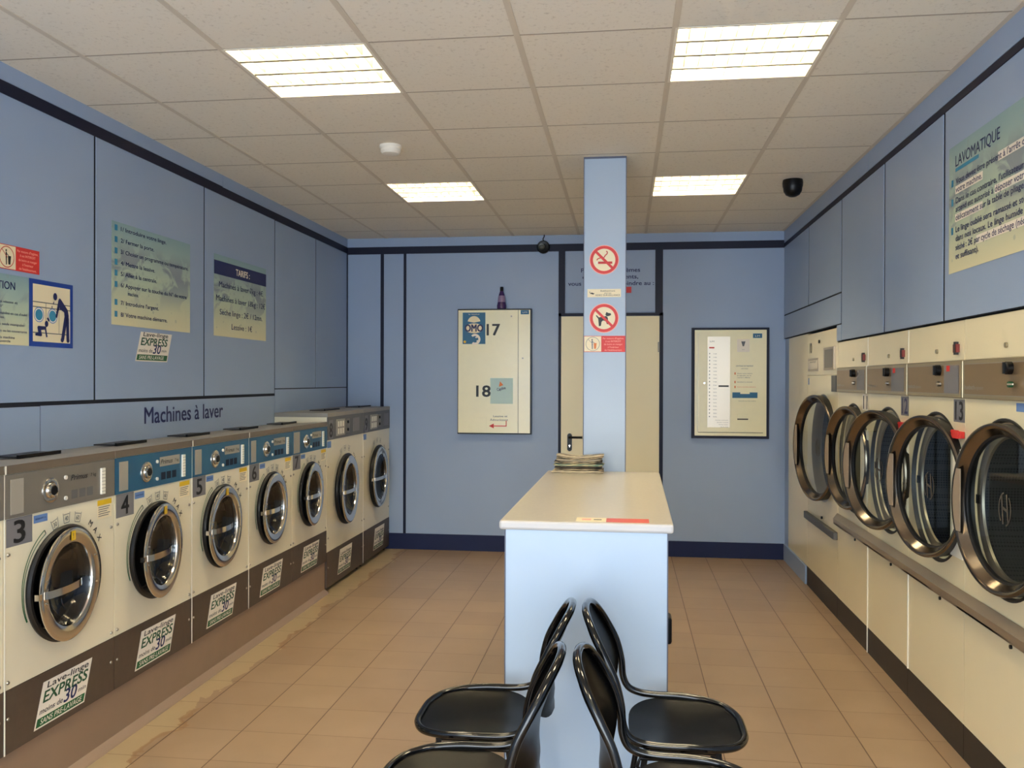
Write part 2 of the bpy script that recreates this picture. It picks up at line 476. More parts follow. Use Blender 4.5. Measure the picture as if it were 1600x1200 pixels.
    def build(s, name, parent=None, smooth=True, loc=None, rotz=None, bevel=0.0, ang=35):
        me = bpy.data.meshes.new(name)
        me.from_pydata(s.v, [], s.f)
        for m in s.mats: me.materials.append(m)
        me.polygons.foreach_set('material_index', s.m)
        me.update()
        if smooth:
            me.polygons.foreach_set('use_smooth', [True] * len(s.f))
            me.set_sharp_from_angle(angle=math.radians(ang))
        o = bpy.data.objects.new(name, me); COL.objects.link(o)
        if parent: o.parent = parent
        if loc: o.location = loc
        if rotz is not None: o.rotation_euler = (0, 0, rotz)
        if bevel > 0:
            bv = o.modifiers.new('bevel', 'BEVEL'); bv.width = bevel; bv.segments = 2; bv.limit_method = 'ANGLE'
        return o

def tag(o, label=None, cat=None, group=None, kind=None):
    if label: o['label'] = label
    if cat: o['category'] = cat
    if group: o['group'] = group
    if kind: o['kind'] = kind
    return o
def empty(name, loc, rotz=0.0):
    o = bpy.data.objects.new(name, None); COL.objects.link(o)
    o.location = loc; o.rotation_euler = (0, 0, rotz); o.empty_display_size = 0.1
    return o
FL, FR, FB = PI / 2, -PI / 2, 0.0     # facing frames: left wall, right wall, back wall

# ------------------------------------------------------------------ room shell
b = MB(); b.box(XL - 0.15, 2.15, YF - 0.15, YB + 0.15, -0.1, 0, FLOOR)
tag(b.build('floor', smooth=False), kind='structure')

GX0, GY0 = -2.2142, 3.3213            # a crossing of the ceiling grid
lamps = [(-1.6142, 3.3213), (0.1858, 3.3213), (-1.6142, 5.7213), (0.1858, 5.7213), (-1.6142, 0.9213), (0.1858, 0.9213), (-1.6142, -1.4787), (0.1858, -1.4787)]
b = MB(); g = MB()
xs = [XL] + [GX0 + 0.6 * i for i in range(6)] + [1.3858 + 0.0001, XR + 0.02]
xs = [XL, GX0] + [GX0 + 0.6 * i for i in range(1, 7)] + [XR + 0.02]
xs = sorted(set(round(x, 4) for x in xs if x <= XR + 0.03))
ys = [YF] + [GY0 + 0.6 * i for i in range(-8, 8) if YF < GY0 + 0.6 * i < YB] + [YB]
for i in range(len(xs) - 1):
    for j in range(len(ys) - 1):
        if any(abs(xs[i] - lx) < 0.02 and abs(ys[j] - ly) < 0.02 for lx, ly in lamps): continue
        b.box(xs[i], xs[i + 1], ys[j], ys[j + 1], ZC, ZC + 0.02, CEIL)
b.box(XL - 0.15, 2.15, YF - 0.15, YB + 0.15, ZC + 0.12, ZC + 0.2, CEIL)  # unseen solid slab added above the tiles to keep world light out
tag(b.build('ceiling', smooth=False), kind='structure')
for x in xs[1:-1]: g.box(x - 0.012, x + 0.012, YF, YB, ZC - 0.0025, ZC - 0.0003, TEEM)
for y in ys[1:-1]: g.box(XL, XR, y - 0.0045, y + 0.0045, ZC - 0.0008, ZC - 0.0002, TEEN)
tag(g.build('trim_1', smooth=False), kind='structure')

# left wall: flush laminate boards over a dark backing
b = MB()
b.box(XL - 0.12, XL - 0.004, YF, YB + 0.1, 0, ZC + 0.15, GAP)
def board(y0, y1, z0, z1, gy=0.004, gz=0.004): b.box(XL - 0.003, XL, y0 + gy, y1 - gy, z0 + gz, z1 - gz, BLUE)
ysl = [YF, -0.5, 0.62, 1.74, 2.86, 3.985, 5.11, 6.21]
for a, c in zip(ysl, ysl[1:]): board(a, c, 1.471, 2.78, 0.009)
board(6.21, 7.08, 1.508, 2.77, 0.009); board(7.08, YB - 0.008, 1.508, 2.77, 0.009)
ysl2 = [YF, -0.2, 1.7, 3.583]
for a, c in zip(ysl2, ysl2[1:]): board(a, c, 0.0, 1.458, 0.003)
board(3.583, 6.215, 0.0, 1.460, 0.003); board(6.215, YB, 0.0, 1.508, 0.002)
b.box(XL - 0.003, XL, YF, 5.356, 2.83, ZC, BLUE); b.box(XL - 0.003, XL, 5.362, YB, 2.825, ZC, BLUE)
tag(b.build('wall_left', smooth=False), kind='structure')
b = MB(); b.add([(XL + d, y, z) for d in (0, .006) for y, z in ((YF, 2.782), (YB, 2.765), (YB, 2.818), (YF, 2.836))],
                [(0, 1, 2, 3), (7, 6, 5, 4), (0, 4, 5, 1), (1, 5, 6, 2), (2, 6, 7, 3), (3, 7, 4, 0)], NAVY)
b.box(XL, XL + 0.006, YB - 0.02, YB, 1.33, 2.77, NAVY)
tag(b.build('trim_2', smooth=False), kind='structure')

# right wall: boards above the dryers, the masonry wall behind them
b = MB()
b.box(2.05, 2.15, YF, YB + 0.1, 0, ZC + 0.15, GAP)
def boardr(y0, y1, z0, z1): b.box(XR, XR + 0.003, y0 + 0.013, y1 - 0.013, z0 + 0.006, z1 - 0.006, BLUE)
b.box(XR + 0.004, XR + 0.03, YF, YB, 1.95, ZC + 0.1, GAP); b.box(XR + 0.004, XR + 0.03, YF, 5.99, 1.84, 1.95, GAP)
ysr = [YF, -0.4, 0.72, 1.84, 3.09, 4.045, 4.93]
for a, c in zip(ysr, ysr[1:]): boardr(a, c, 1.838, 2.762)
boardr(4.93, 5.87, 1.838, 2.762)
boardr(5.87, 6.885, 2.155, 2.762); boardr(6.885, YB, 2.155, 2.762)
boardr(5.87, YB, 1.948, 2.155)
b.box(XR, XR + 0.012, 5.87, 5.99, 1.842, 1.946, BLUE)
b.box(XR, XR + 0.012, YF, 5.25, 2.795, ZC, BLUE); b.box(XR, XR + 0.012, 5.255, YB, 2.795, ZC, BLUE)
b.box(XD, XD + 0.02, 7.75, YB, 0.0, 1.946, BLUE)
for (y0, y1) in ((YF, 3.10),): b.box(XD, XD + 0.02, y0, y1, 0, 1.836, BLUE)
tag(b.build('wall_right', smooth=False), kind='structure')
b = MB(); b.box(XR - 0.003, XR, YF, YB, 2.757, 2.790, NAVY)
tag(b.build('trim_3', smooth=False), kind='structure')
b = MB(); b.box(XD - 0.012, XD + 0.01, 6.985, YB, 0.0, 0.142, BLUE)
tag(b.build('baseboard_right', smooth=False), kind='structure')

# back wall
b = MB()
b.box(XL - 0.1, 2.15, YB + 0.012, YB + 0.12, 0, ZC + 0.15, BLUE)
for x0, x1, z0, z1 in ((XL, -2.251, 0, 2.76), (-2.251, -2.033, 0, 2.76), (-2.033, -0.585, 0, 2.76), (-0.532, 0.273, 2.2, 2.76), (0.335, 2.1, 0, 2.76), (XL, 2.1, 2.815, ZC)):
    b.box(x0 + 0.001, x1 - 0.001, YB, YB + 0.012, z0, z1, BLUE)
tag(b.build('wall_back', smooth=False), kind='structure')
b = MB(); Y1 = YB - 0.005
b.box(XL, XR + 0.01, Y1, YB, 2.755, 2.822, NAVY)
b.box(-2.267, -2.236, Y1, YB, 0.147, 2.755, NAVY); b.box(-2.046, -2.021, Y1, YB, 0.147, 2.755, NAVY)
b.box(-0.598, -0.539, Y1, YB, 2.19, 2.755, NAVY); b.box(-0.598, -0.573, Y1, YB, 0, 2.19, NAVY)
b.box(0.273, 0.341, Y1, YB, 2.19, 2.755, NAVY); b.box(0.312, 0.345, Y1, YB, 0, 2.19, NAVY)
b.box(-0.598, 0.341, Y1, YB, 2.162, 2.19, NAVY)
tag(b.build('trim_4', smooth=False), kind='structure')
b = MB(); b.box(XL, -0.598, YB - 0.012, YB, 0, 0.147, NAVYB); b.box(0.345, XD, YB - 0.012, YB, 0, 0.14, NAVYB)
tag(b.build('baseboard_back', smooth=False), kind='structure')

# service door in the back wall
b = MB(); b.box(-0.572, 0.311, YB - 0.003, YB + 0.03, 0.0, 2.161, DOORC)
d = b.build('door_1', smooth=False); tag(d, kind='structure')
b = MB(); b.box(-0.565, -0.553, YB - 0.007, YB - 0.003, 0.0, 2.155, DOORC); b.box(0.288, 0.300, YB - 0.007, YB - 0.003, 0.0, 2.155, DOORC)
b.build('door_frame', d, smooth=False)
b = MB()
pts = [(-0.493 + 0.021 * math.cos(a) , 1.075 + 0.021 * math.sin(a)) for a in [PI * i / 10 for i in range(11)]] + \
      [(-0.493 - 0.021 * math.cos(a), 0.955 - 0.021 * math.sin(a)) for a in [PI * i / 10 for i in range(11)]]
b.poly(pts, YB - 0.014, BLACK, 0.011)
b.tube([(-0.493, YB - 0.01, 1.062), (-0.493, YB - 0.052, 1.062), (-0.482, YB - 0.058, 1.062), (-0.375, YB - 0.058, 1.062)], 0.0105, BLACK)
b.disc(-0.493, 0.985, 0.007, YB - 0.0155, CHROME); b.rect(-0.4955, -0.4905, 0.97, 0.985, YB - 0.0155, CHROME)
b.build('door_handle', d)
for z in (1.88, 0.35):
    b = MB(); b.cyl(0.306, YB - 0.012, z - 0.045, 0.008, 0.09, STEELD, 'z', 10); b.build('hinge', d)

# shopfront behind the camera
b = MB()
b.box(XL - .1, -2.35, YF - 0.1, YF, 0, ZC + .15, BLUE); b.box(1.15, 2.15, YF - 0.1, YF, 0, ZC + .15, BLUE)
b.box(-2.35, 1.15, YF - 0.1, YF, 2.6, ZC + .15, BLUE); b.box(-2.35, 1.15, YF - 0.1, YF, 0, 0.1, BLUE)
tag(b.build('wall_front', smooth=False), kind='structure')
b = MB()
for x in (-2.35, -1.2, -0.02, 1.1): b.box(x, x + 0.05, YF - 0.08, YF - 0.02, 0.1, 2.6, WPLAS)
b.box(-2.35, 1.15, YF - 0.08, YF - 0.02, 0.1, 0.15, WPLAS); b.box(-2.35, 1.15, YF - 0.08, YF - 0.02, 2.55, 2.6, WPLAS)
tag(b.build('window_1', smooth=False), kind='structure')

# pillar
b = MB(); px0, px1, py0 = -0.2405, 0.0065, 5.18
b.box(px0, px1, py0, py0 + 0.26, 0, ZC, PILLARB)
pil = tag(b.build('pillar', smooth=False), 'square pale blue laminate pillar from floor to ceiling behind the counter', 'pillar')
b = MB()
for x in (px0 - 0.003, px1 - 0.002): b.box(x, x + 0.005, py0 - 0.003, py0 + 0.012, 0, ZC - 0.002, EDGE)
b.box(px0, px1, py0 - 0.003, py0 + 0.002, ZC - 0.012, ZC - 0.001, EDGE)
b.build('corner_strip', pil, smooth=False)

# ------------------------------------------------------------------ ceiling lights
def ceiling_light(x, y, label):
    t = empty('ceiling_light', (x, y, ZC)); tag(t, label, 'ceiling light', 'recessed four-tube ceiling lights')
    S, i = 0.6, 0.012
    b = MB(); H = 0.10
    b.box(i - .004, S - i + .004, i - .004, S - i + .004, 0.001, H, HOUSING, skip=('bottom',))
    o = b.build('housing', t, smooth=False)
    b = MB()
    for a in ((0.0, S, 0.0, i), (0.0, S, S - i, S), (0.0, i, i, S - i), (S - i, S, i, S - i)): b.box(a[0], a[1], a[2], a[3], -0.003, 0.0, LAMPF)
    b.build('frame', t, smooth=False)
    b = MB()
    for k in range(1, 4):
        yy = S * k / 4; b.box(i, S - i, yy - 0.009, yy + 0.009, 0.0, 0.006, LOUVRE); b.box(i, S - i, yy - 0.003, yy + 0.003, 0.006, 0.055, LOUVRE)
    for k in range(1, 10):
        xx = S * k / 10
        b.box(xx - 0.0012, xx + 0.0012, i, S - i, 0.008, 0.055, LOUVRE)
    b.build('louvre', t, smooth=False)
    for k in range(4):
        yy = S * (k + 0.5) / 4
        b = MB(); b.cyl(0.03, yy, 0.074, 0.013, 0.54, TUBE, 'x', 12); b.build('tube', t)
LL = ['recessed ceiling light nearest the camera over the washing machines, glaring white',
      'recessed ceiling light nearest the camera over the dryers, glaring white',
      'far recessed ceiling light beyond the smoke detector, louvres visible',
      'far recessed ceiling light between the pillar and the dome camera', 
      'recessed ceiling light overhead on the washer side', 'recessed ceiling light overhead on the dryer side',
      'recessed ceiling light by the shopfront on the washer side', 'recessed ceiling light by the shopfront on the dryer side']
for (x, y), l in zip(lamps, LL): ceiling_light(x, y, l)

t = empty('smoke_detector', (-1.318, 4.80, ZC)); tag(t, 'round white smoke detector on the ceiling tiles', 'smoke detector')
b = MB(); b.lathe([(1e-4, 0), (0.062, 0), (0.064, -0.012), (0.060, -0.018)], 0, 0, 0, WPLAS, 40, 'z'); b.build('base', t)
b = MB(); b.lathe([(0.060, -0.018), (0.056, -0.022), (0.057, -0.034), (0.048, -0.046), (0.03, -0.05), (1e-4, -0.05)], 0, 0, 0, WPLAS, 40, 'z'); b.build('sensor_cap', t)
t = empty('dome_camera', (1.098, 5.93, ZC)); tag(t, 'black dome security camera on the ceiling above the dryers', 'security camera')
b = MB(); b.lathe([(1e-4, 0), (0.063, 0), (0.066, -0.02), (0.064, -0.045)], 0, 0, 0, BLACK, 40, 'z'); b.build('base', t)
b = MB(); b.lathe([(0.062, -0.045), (0.058, -0.075), (0.044, -0.098), (0.022, -0.11), (1e-4, -0.113)], 0, 0, 0, BLACK, 40, 'z'); b.build('dome', t)
t = empty('bullet_camera', (-0.735, YB - 0.008, 2.79)); tag(t, 'small round black camera on the back wall with a cable to the ceiling', 'security camera')
b = MB(); b.lathe([(1e-4, 0.0), (0.045, 0), (0.058, -0.015), (0.058, -0.045), (0.05, -0.052), (0.03, -0.05)], 0, 0, 0, BLACK, 40); b.build('housing', t)
b = MB(); b.lathe([(0.029, -0.05), (0.027, -0.058), (0.018, -0.056), (0.014, -0.05), (1e-4, -0.05)], -0.012, 0, 0.002, mat('camera_lens_ring', (74, 74, 64), 0.3), 32); b.build('lens', t)
b = MB(); b.tube([(0, -0.03, 0.055), (-0.004, -0.032, 0.075), (0.006, -0.03, 0.095), (0.008, -0.03, 0.113)], 0.005, BLACK, 8); b.build('cable', t)

# ------------------------------------------------------------------ signs
def no_circle(b, cx, cz, R, w_, m, y=-0.002, back=PALE):
    b.disc(cx, cz, R, y + 0.0006, back); b.ring(cx, cz, R - w_, R, y, m)

def hygiene_sign(b, W_, H_, pale_fig=False):
    """cream pictogram square and red field with five lines"""
    fig = EDGE if pale_fig else PRINTB
    k = H_; b.rect(0, W_, 0, H_, -0.0012, RED, 0.0012)
    b.rect(0.02 * k, W_ * 0.42, 0.03 * k, H_ * 0.97, -0.0016, CREAMP)
    cx, cz = W_ * 0.215, H_ * 0.5
    b.ring(cx, cz, 0.40 * H_, 0.435 * H_, -0.002, REDD if not pale_fig else DISP)
    b.disc(cx - 0.04 * k, cz + 0.26 * k, 0.045 * k, -0.002, fig)
    b.poly([(cx - 0.075 * k, cz + 0.20 * k), (cx - 0.005 * k, cz + 0.20 * k), (cx + 0.0 * k, cz - 0.32 * k), (cx - 0.05 * k, cz - 0.32 * k)], -0.0021, fig)
    b.bar(cx - 0.04 * k, cz + 0.15 * k, cx + 0.10 * k, cz + 0.06 * k, 0.03 * k, -0.0021, fig)
    b.poly([(cx + 0.06 * k, cz + 0.05 * k), (cx + 0.24 * k, cz + 0.05 * k), (cx + 0.2 * k, cz - 0.3 * k), (cx + 0.09 * k, cz - 0.3 * k)], -0.0021, fig if not pale_fig else ORANGE)
    b.bar(cx - 0.28 * k, cz + 0.28 * k, cx + 0.02 * k, cz - 0.02 * k, 0.03 * k, -0.0023, REDD if not pale_fig else DISP)
    ls = ["Par mesure d'hygiène,", "il est INTERDIT", "de boire et manger", "à l'intérieur", "de l'établissement."]
    for i, s_ in enumerate(ls): b.text(s_, W_ * 0.71, H_ * (0.79 - 0.18 * i), H_ * 0.10, PINKP, -0.0018, 'C', bold=0.012)

def express(b, skew=0.055, W_=0.315, H_=0.168, y=-0.0015):
    """white parallelogram sticker; (0,0) at its lower left"""
    sk = skew / H_
    def P(x, z): return (x + sk * z, z)
    def para(x0, x1, z0, z1, m, yy): b.poly([P(x0, z0), P(x1, z0), P(x1, z1), P(x0, z1)], yy, m)
    para(0, W_, 0, H_, PALE, y)
    para(0.008, W_ - 0.008, 0.006, 0.037, GREEN, y - 0.0004)
    def tx(s_, x, z, h, m, wd, bold): b.text(s_, x + sk * z, z, h, m, y - 0.0008, 'L', wd, bold, slant=sk)
    tx('Lave-linge', 0.03, 0.137, 0.022, PRINTB, 0.255, 0.02)
    tx('EXPRESS', 0.022, 0.088, 0.040, GREEND, 0.268, 0.035)
    tx('moins de', 0.014, 0.050, 0.020, PRINTB, 0.135, 0.01)
    tx('30', 0.158, 0.045, 0.047, PRINTN, 0.075, 0.03)
    tx('min', 0.245, 0.055, 0.016, PRINTB, 0.05, 0.005)
    tx('SANS PRE-LAVAGE', 0.03, 0.0125, 0.019, PALE, 0.25, 0.015)

class Lines:
    """builds every text line, bullet and highlight strip as a child of its own"""
    def __init__(s, parent): s.p = parent
    def text(s, *a, **k): b = MB(); b.text(*a, **k); b.build('text_line', s.p, smooth=False)
    def rect(s, x0, x1, z0, z1, y, m, t=0.0):
        b = MB(); b.rect(x0, x1, z0, z1, y, m, t); b.build('bullet' if m is TEAL and x1 - x0 < .05 else 'colour_strip', s.p, smooth=False)

def sign(name, loc, frame, label, cat, boardf, letterf=None, group=None):
    b = MB(); boardf(b); o = b.build(name, None, smooth=False, loc=loc, rotz=frame)
    tag(o, label, cat, group)
    if letterf:
        letterf(Lines(o))
    return o

EPS = 0.0015
XS = XL + EPS
# eight-step instructions
def bd(b): b.rect(0, 0.805, 0, 0.53, -0.001, SPLASH, 0.001)
steps = ['1/ Introduire votre linge.', '2/ Fermer la porte.', '3/ Choisir un programme ou température.', '4/ Mettre la lessive.', '5/ Aller à la centrale.',
         '6/ Appuyer sur la touche du N° de votre', None, '7/ Introduire l\'argent.', '8/ Votre machine démarre.']
def lt(b):
    zz = [0.488, 0.428, 0.370, 0.312, 0.256, 0.198, 0.160, 0.106, 0.045]; k = 0
    for i, s_ in enumerate(steps):
        z = zz[i]
        if s_ is None: b.text('machine.', 0.145, z, 0.020, PRINTN, -0.0022, bold=0.012); continue
        b.rect(0.025, 0.05, z - 0.004, z + 0.026, -0.0022, TEAL)
        b.text(s_, 0.08, z, 0.021, PRINTN, -0.0022, bold=0.022, width={0: .45, 1: .32, 2: .70, 3: .33, 4: .35, 5: .68, 7: .37, 8: .46}[i])
sign('instruction_poster', (XS, 4.122, 1.856), FL, 'blue-green poster of eight numbered washing steps on the left wall', 'poster', bd, lt)
def bd(b): b.rect(0, 0.808, 0, 0.523, -0.001, SPLASH, 0.001); b.rect(0, 0.808, 0.395, 0.484, -0.0018, SIGNB if False else PRINTN)
def lt(b):
    b.text('TARIFS :', 0.42, 0.418, 0.042, PALE, -0.0026, 'C', bold=0.03)
    for i, (s_, wd) in enumerate((('Machines à laver 7kg : 4€', .68), ('Machines à laver 18kg : 12€', .76), ('Sèche linge : 2€ / 12mn.', .66), ('Lessive : 1€', .32))):
        b.text(s_, 0.41, (0.318, 0.228, 0.140, 0.052)[i], 0.036, PRINTN, -0.0022, 'C', bold=0.014, width=wd)
sign('price_poster', (XS, 5.232, 1.857), FL, 'small price poster with a navy TARIFS band on the left wall', 'poster', bd, lt)
# express sticker on wall
b = MB(); express(b, 0.055, 0.325, 0.16)
tag(b.build('express_sticker', None, smooth=False, loc=(XS, 4.337, 1.674), rotz=FL), 'white and green express wash sticker under the instruction poster', 'sticker')
# hygiene sign
b = MB(); hygiene_sign(b, 0.263, 0.104)
tag(b.build('hygiene_sign', None, smooth=False, loc=(XS, 3.309, 2.040), rotz=FL), 'small red and cream no eating or drinking sign on the left wall', 'sign')
# attention poster
def bd(b): b.rect(0, 0.424, 0, 0.298, -0.001, SPLASH, 0.001)
def lt(b):
    b.text('ATTENTION', 0.2125, 0.235, 0.032, PRINTN, -0.0022, 'C', width=0.245, bold=0.02)
    L_ = [('Pour le linge bébé, lavage vitesse et', .176), ('cycle à 30° conseillé à 60°', .156), ("Nous déclinons toute responsabilité en cas d'oubli", .128), ('dans les tambours ou tâches.', .110), ('Ne laissez pas les enfants seuls manipuler', .082),
          ('Interdiction de laver les tapis ou les couvertures', .054), ('Bien fermer le hublot de la machine', .026), ('et ne pas forcer ou le couvercle', .010)]
    for s_, z in L_: b.text(s_, 0.025, z, 0.0105, PRINTN, -0.0022, width=min(0.385, 0.0088 * len(s_)), bold=0.012)
sign('warning_poster', (XS, 3.080, 1.721), FL, 'poster with ATTENTION heading cut off by the picture edge beside the pictogram', 'poster', bd, lt)
# pictogram of adult and baby at washing machines
def bd(b): b.rect(0, 0.303, 0, 0.298, -0.001, SIGNB, 0.001); b.rect(0.022, 0.281, 0.022, 0.277, -0.0018, CREAMP)
def lt(b):
    y = -0.0022
    for z in (0.198, 0.176, 0.062): b.rect(0.022, 0.281, z - 0.002, z + 0.002, y, PRINTG)
    b.rect(0.108, 0.111, 0.062, 0.198, y, PRINTG); b.rect(0.199, 0.2015, 0.062, 0.17, y, PRINTG)
    for x in (0.062, 0.155): b.disc(x, 0.142, 0.034, y - 0.0002, BLUEST); b.disc(x, 0.142, 0.030, y - 0.0003, PALE); b.disc(x, 0.142, 0.025, y - 0.0005, TEAL)
    yb = y - 0.001; M_ = PRINTN
    b.disc(0.172, 0.232, 0.014, yb, M_, rz=0.017)
    b.poly([(0.198, 0.224), (0.206, 0.228), (0.214, 0.222), (0.262, 0.178), (0.270, 0.15), (0.268, 0.12), (0.25, 0.11), (0.24, 0.14), (0.236, 0.165), (0.212, 0.175), (0.205, 0.172)], yb, M_)
    b.bar(0.203, 0.218, 0.191, 0.172, 0.016, yb - .0001, M_); b.bar(0.192, 0.180, 0.182, 0.144, 0.013, yb - .0001, M_); b.disc(0.181, 0.143, 0.007, yb, M_)
    b.poly([(0.238, 0.145), (0.262, 0.145), (0.235, 0.035), (0.213, 0.035)], yb - .0002, M_); b.poly([(0.25, 0.14), (0.271, 0.14), (0.274, 0.035), (0.253, 0.035)], yb - .0002, M_)
    for x in (0.222, 0.264): b.disc(x, 0.036, 0.011, yb - .0003, M_)
    b.disc(0.112, 0.104, 0.012, yb, M_, rz=0.014)
    b.poly([(0.05, 0.086), (0.056, 0.092), (0.108, 0.092), (0.11, 0.078), (0.075, 0.074), (0.082, 0.052), (0.076, 0.046), (0.038, 0.048), (0.036, 0.058), (0.056, 0.062)], yb, M_)
    b.bar(0.104, 0.084, 0.114, 0.044, 0.010, yb - .0001, M_); b.bar(0.118, 0.132, 0.13, 0.118, 0.012, yb, M_)
    b.bar(0.163, 0.208, 0.158, 0.196, 0.005, yb, M_); b.bar(0.15, 0.188, 0.150, 0.178, 0.005, yb, M_)
    # washing machine far cabinet edge
    b.rect(0.272, 0.281, 0.022, 0.17, y - .0001, PALE)
o = sign('pictogram_sign', (XS, 3.506, 1.721), FL, 'blue framed pictogram of adult bending over a crawling baby at washing machines', 'sign', bd)
c = MB(); lt(c); c.build('pictogram', o, smooth=False)
# wall lettering above the washers
b = MB(); b.text('Machines à laver', 0, 0, 0.088, PRINTN, -0.0005, width=0.93, bold=0.018)
tag(b.build('wall_lettering', None, smooth=False, loc=(XS, 4.43, 1.335), rotz=FL), 'dark blue Machines à laver lettering on the panel above the washers', 'lettering')

# right wall poster
def bd(b): b.rect(0, 0.86, 0, 0.54, -0.001, SPLASH, 0.001)
def lt(b):
    y = -0.0022
    b.text('LAVOMATIQUE', 0.075, 0.447, 0.046, PRINTN, y, width=0.44, bold=0.015)
    b.rect(0.075, 0.32, 0.425, 0.440, y, TEAL)
    L_ = [("Vous devez être présent à l'arrêt de", .372, .66, 1), ('votre machine.', .336, .27, 0), ("Dans le cas contraire, l'utilisateur qui", .290, .70, 1), ('attend est autorisé à déposer votre linge', .254, .75, 0),
          ('délicatement sur la table de pliage.', .218, .64, 0), ('Le linge oublié sera ramassé et stocké', .168, .72, 1), ('dans nos locaux. Le linge humide sera', .130, .72, 0), ('séché : 2€ par cycle de séchage (nécessaire', .092, .765, 0), ('et suffisant).', .054, .24, 0)]
    for s_, z, wd, bl in L_:
        if bl: b.rect(0.03, 0.052, z - 0.004, z + 0.026, y, TEAL)
        b.text(s_, 0.082, z, 0.0245, PRINTN, y - 0.0008, width=wd, bold=0.02)
    for x0, x1, z in ((0.50, 0.75, .366), (0.075, 0.36, .330), (0.47, 0.84, .248), (0.075, 0.36, .212), (0.30, 0.86, .086)): b.rect(x0, x1, z, z + 0.034, y - 0.0004, PALE)
sign('rules_poster', (XR - EPS, 3.978, 2.04), FR, 'large LAVOMATIQUE rules poster high on the right wall above the dryers', 'poster', bd, lt)

# panel above the service door
def bd(b): b.rect(0, 0.8, 0, 0.552, -0.002, BLUE, 0.002)
def lt(b):
    b.text('Pour tous problèmes', 0.402, 0.360, 0.036, PRINTN, -0.003, 'C', width=0.53, bold=0.03)
    b.text('ou renseignements,', 0.40, 0.300, 0.036, PRINTN, -0.003, 'C', width=0.50, bold=0.03)
    b.text('vous pouvez nous joindre au :', 0.405, 0.240, 0.036, PRINTN, -0.003, 'C', width=0.77, bold=0.03)
    b.rect(0.42, 0.59, 0.17, 0.225, -0.003, RED)
sign('contact_sign', (-0.530, YB - 0.001, 2.200), FB, 'blue contact notice panel above the cream service door', 'sign', bd, lt)

# pillar signs
PY = py0 - 0.001
pc = -0.121
def nosign(name, z, label, fig):
    b = MB(); R = 0.083
    b.disc(0, 0, R + 0.004, -0.0014, PINKP, 0.0014); b.disc(0, 0, R, -0.0018, RED); b.disc(0, 0, R - 0.017, -0.0022, CREAMP)
    fig(b); b.bar(-0.052, 0.052, 0.052, -0.052, 0.015, -0.0036, RED)
    tag(b.build(name, None, smooth=False, loc=(pc, PY, z)), label, 'sign')
def cig(b):
    b.rect(-0.050, 0.048, -0.024, -0.010, -0.0028, REDD); b.rect(-0.050, -0.036, -0.024, -0.010, -0.003, PALE)
    pts = [(0.012, 0.052), (0.020, 0.044), (0.016, 0.034), (0.006, 0.026), (0.0, 0.014), (-0.02, 0.012), (-0.036, 0.008), (-0.044, -0.002)]
    for a, c in zip(pts, pts[1:]): b.bar(a[0], a[1], c[0], c[1], 0.006, -0.0028, REDD)
def dog(b):
    b.poly([(-0.044, 0.018), (-0.038, 0.012), (-0.030, 0.004), (0.0, 0.010), (0.012, 0.012), (0.022, 0.004), (0.024, -0.012), (0.020, -0.026), (0.026, -0.036), (0.018, -0.036), (0.010, -0.018), (-0.006, -0.014), (-0.014, -0.022), (-0.018, -0.046), (-0.030, -0.048), (-0.032, -0.024), (-0.034, -0.004), (-0.048, 0.014)], -0.0028, PRINTB)
    b.poly([(0.008, 0.02), (0.014, 0.036), (0.026, 0.030), (0.040, 0.028), (0.042, 0.018), (0.03, 0.012), (0.016, 0.010)], -0.0028, PRINTB)
nosign('no_smoking_sign', 2.292, 'round red no smoking sign on the pillar', cig)
nosign('no_dogs_sign', 1.947, 'round red no dogs sign on the pillar', dog)
b = MB(); b.rect(0, 0.197, 0, 0.048, -0.001, CREAMP, 0.001)
b.text('Etablissement', 0.12, 0.033, 0.009, PRINTB, -0.0018, 'C', width=.085, bold=.01); b.text('placé sous', 0.12, 0.0205, 0.008, PRINTB, -0.0018, 'C', width=.04); b.text('VIDEO SURVEILLANCE', 0.118, 0.0075, 0.009, PRINTB, -0.0018, 'C', width=.145, bold=.01)
b.poly([(0.016, 0.022), (0.034, 0.016), (0.042, 0.022), (0.024, 0.028)], -0.0018, PRINTB); b.bar(0.012, 0.034, 0.018, 0.02, 0.003, -0.0018, PRINTB)
tag(b.build('surveillance_sign', None, smooth=False, loc=(-0.219, PY, 2.071)), 'narrow cream video surveillance notice between the two round pillar signs', 'sign')
b = MB(); hygiene_sign(b, 0.245, 0.096, True)
tag(b.build('hygiene_sign', None, smooth=False, loc=(-0.2395, PY, 1.746)), 'red and cream hygiene sign on the pillar below the no dogs sign', 'sign')

# ------------------------------------------------------------------ wall machines on the back wall
def sc(x, z, Y): return x * Y / YB, CAM_H + (z - CAM_H) * Y / YB
Yc = YB - 0.07
X0, Z0 = sc(-1.534, 1.080, Yc); X1, Z1 = sc(-0.847, 2.236, Yc)
t = empty('soap_dispenser', (X0, Yc, Z0)); tag(t, 'cream wall-mounted detergent dispenser with black edges, left of the service door', 'soap dispenser')
W_, H_ = X1 - X0, Z1 - Z0
k = Yc / YB
b = MB(); b.box(0, W_, 0.004, 0.068, 0, H_, BLACK); b.build('cabinet', t, smooth=False)
def q(x, z): a, c = sc(x, z, Yc); return a - X0, c - Z0
jx = q(-0.967, 1)[0]
b = MB(); b.box(0.008, jx - 0.002, -0.006, 0.004, 0.012, H_ - 0.012, SOAPF)
fp = b.build('front_panel', t, smooth=False)
b = MB(); b.box(jx + 0.002, W_ - 0.010, -0.006, 0.004, 0.012, H_ - 0.012, SOAPF); sp = b.build('side_panel', t, smooth=False)
Yp = -0.0068
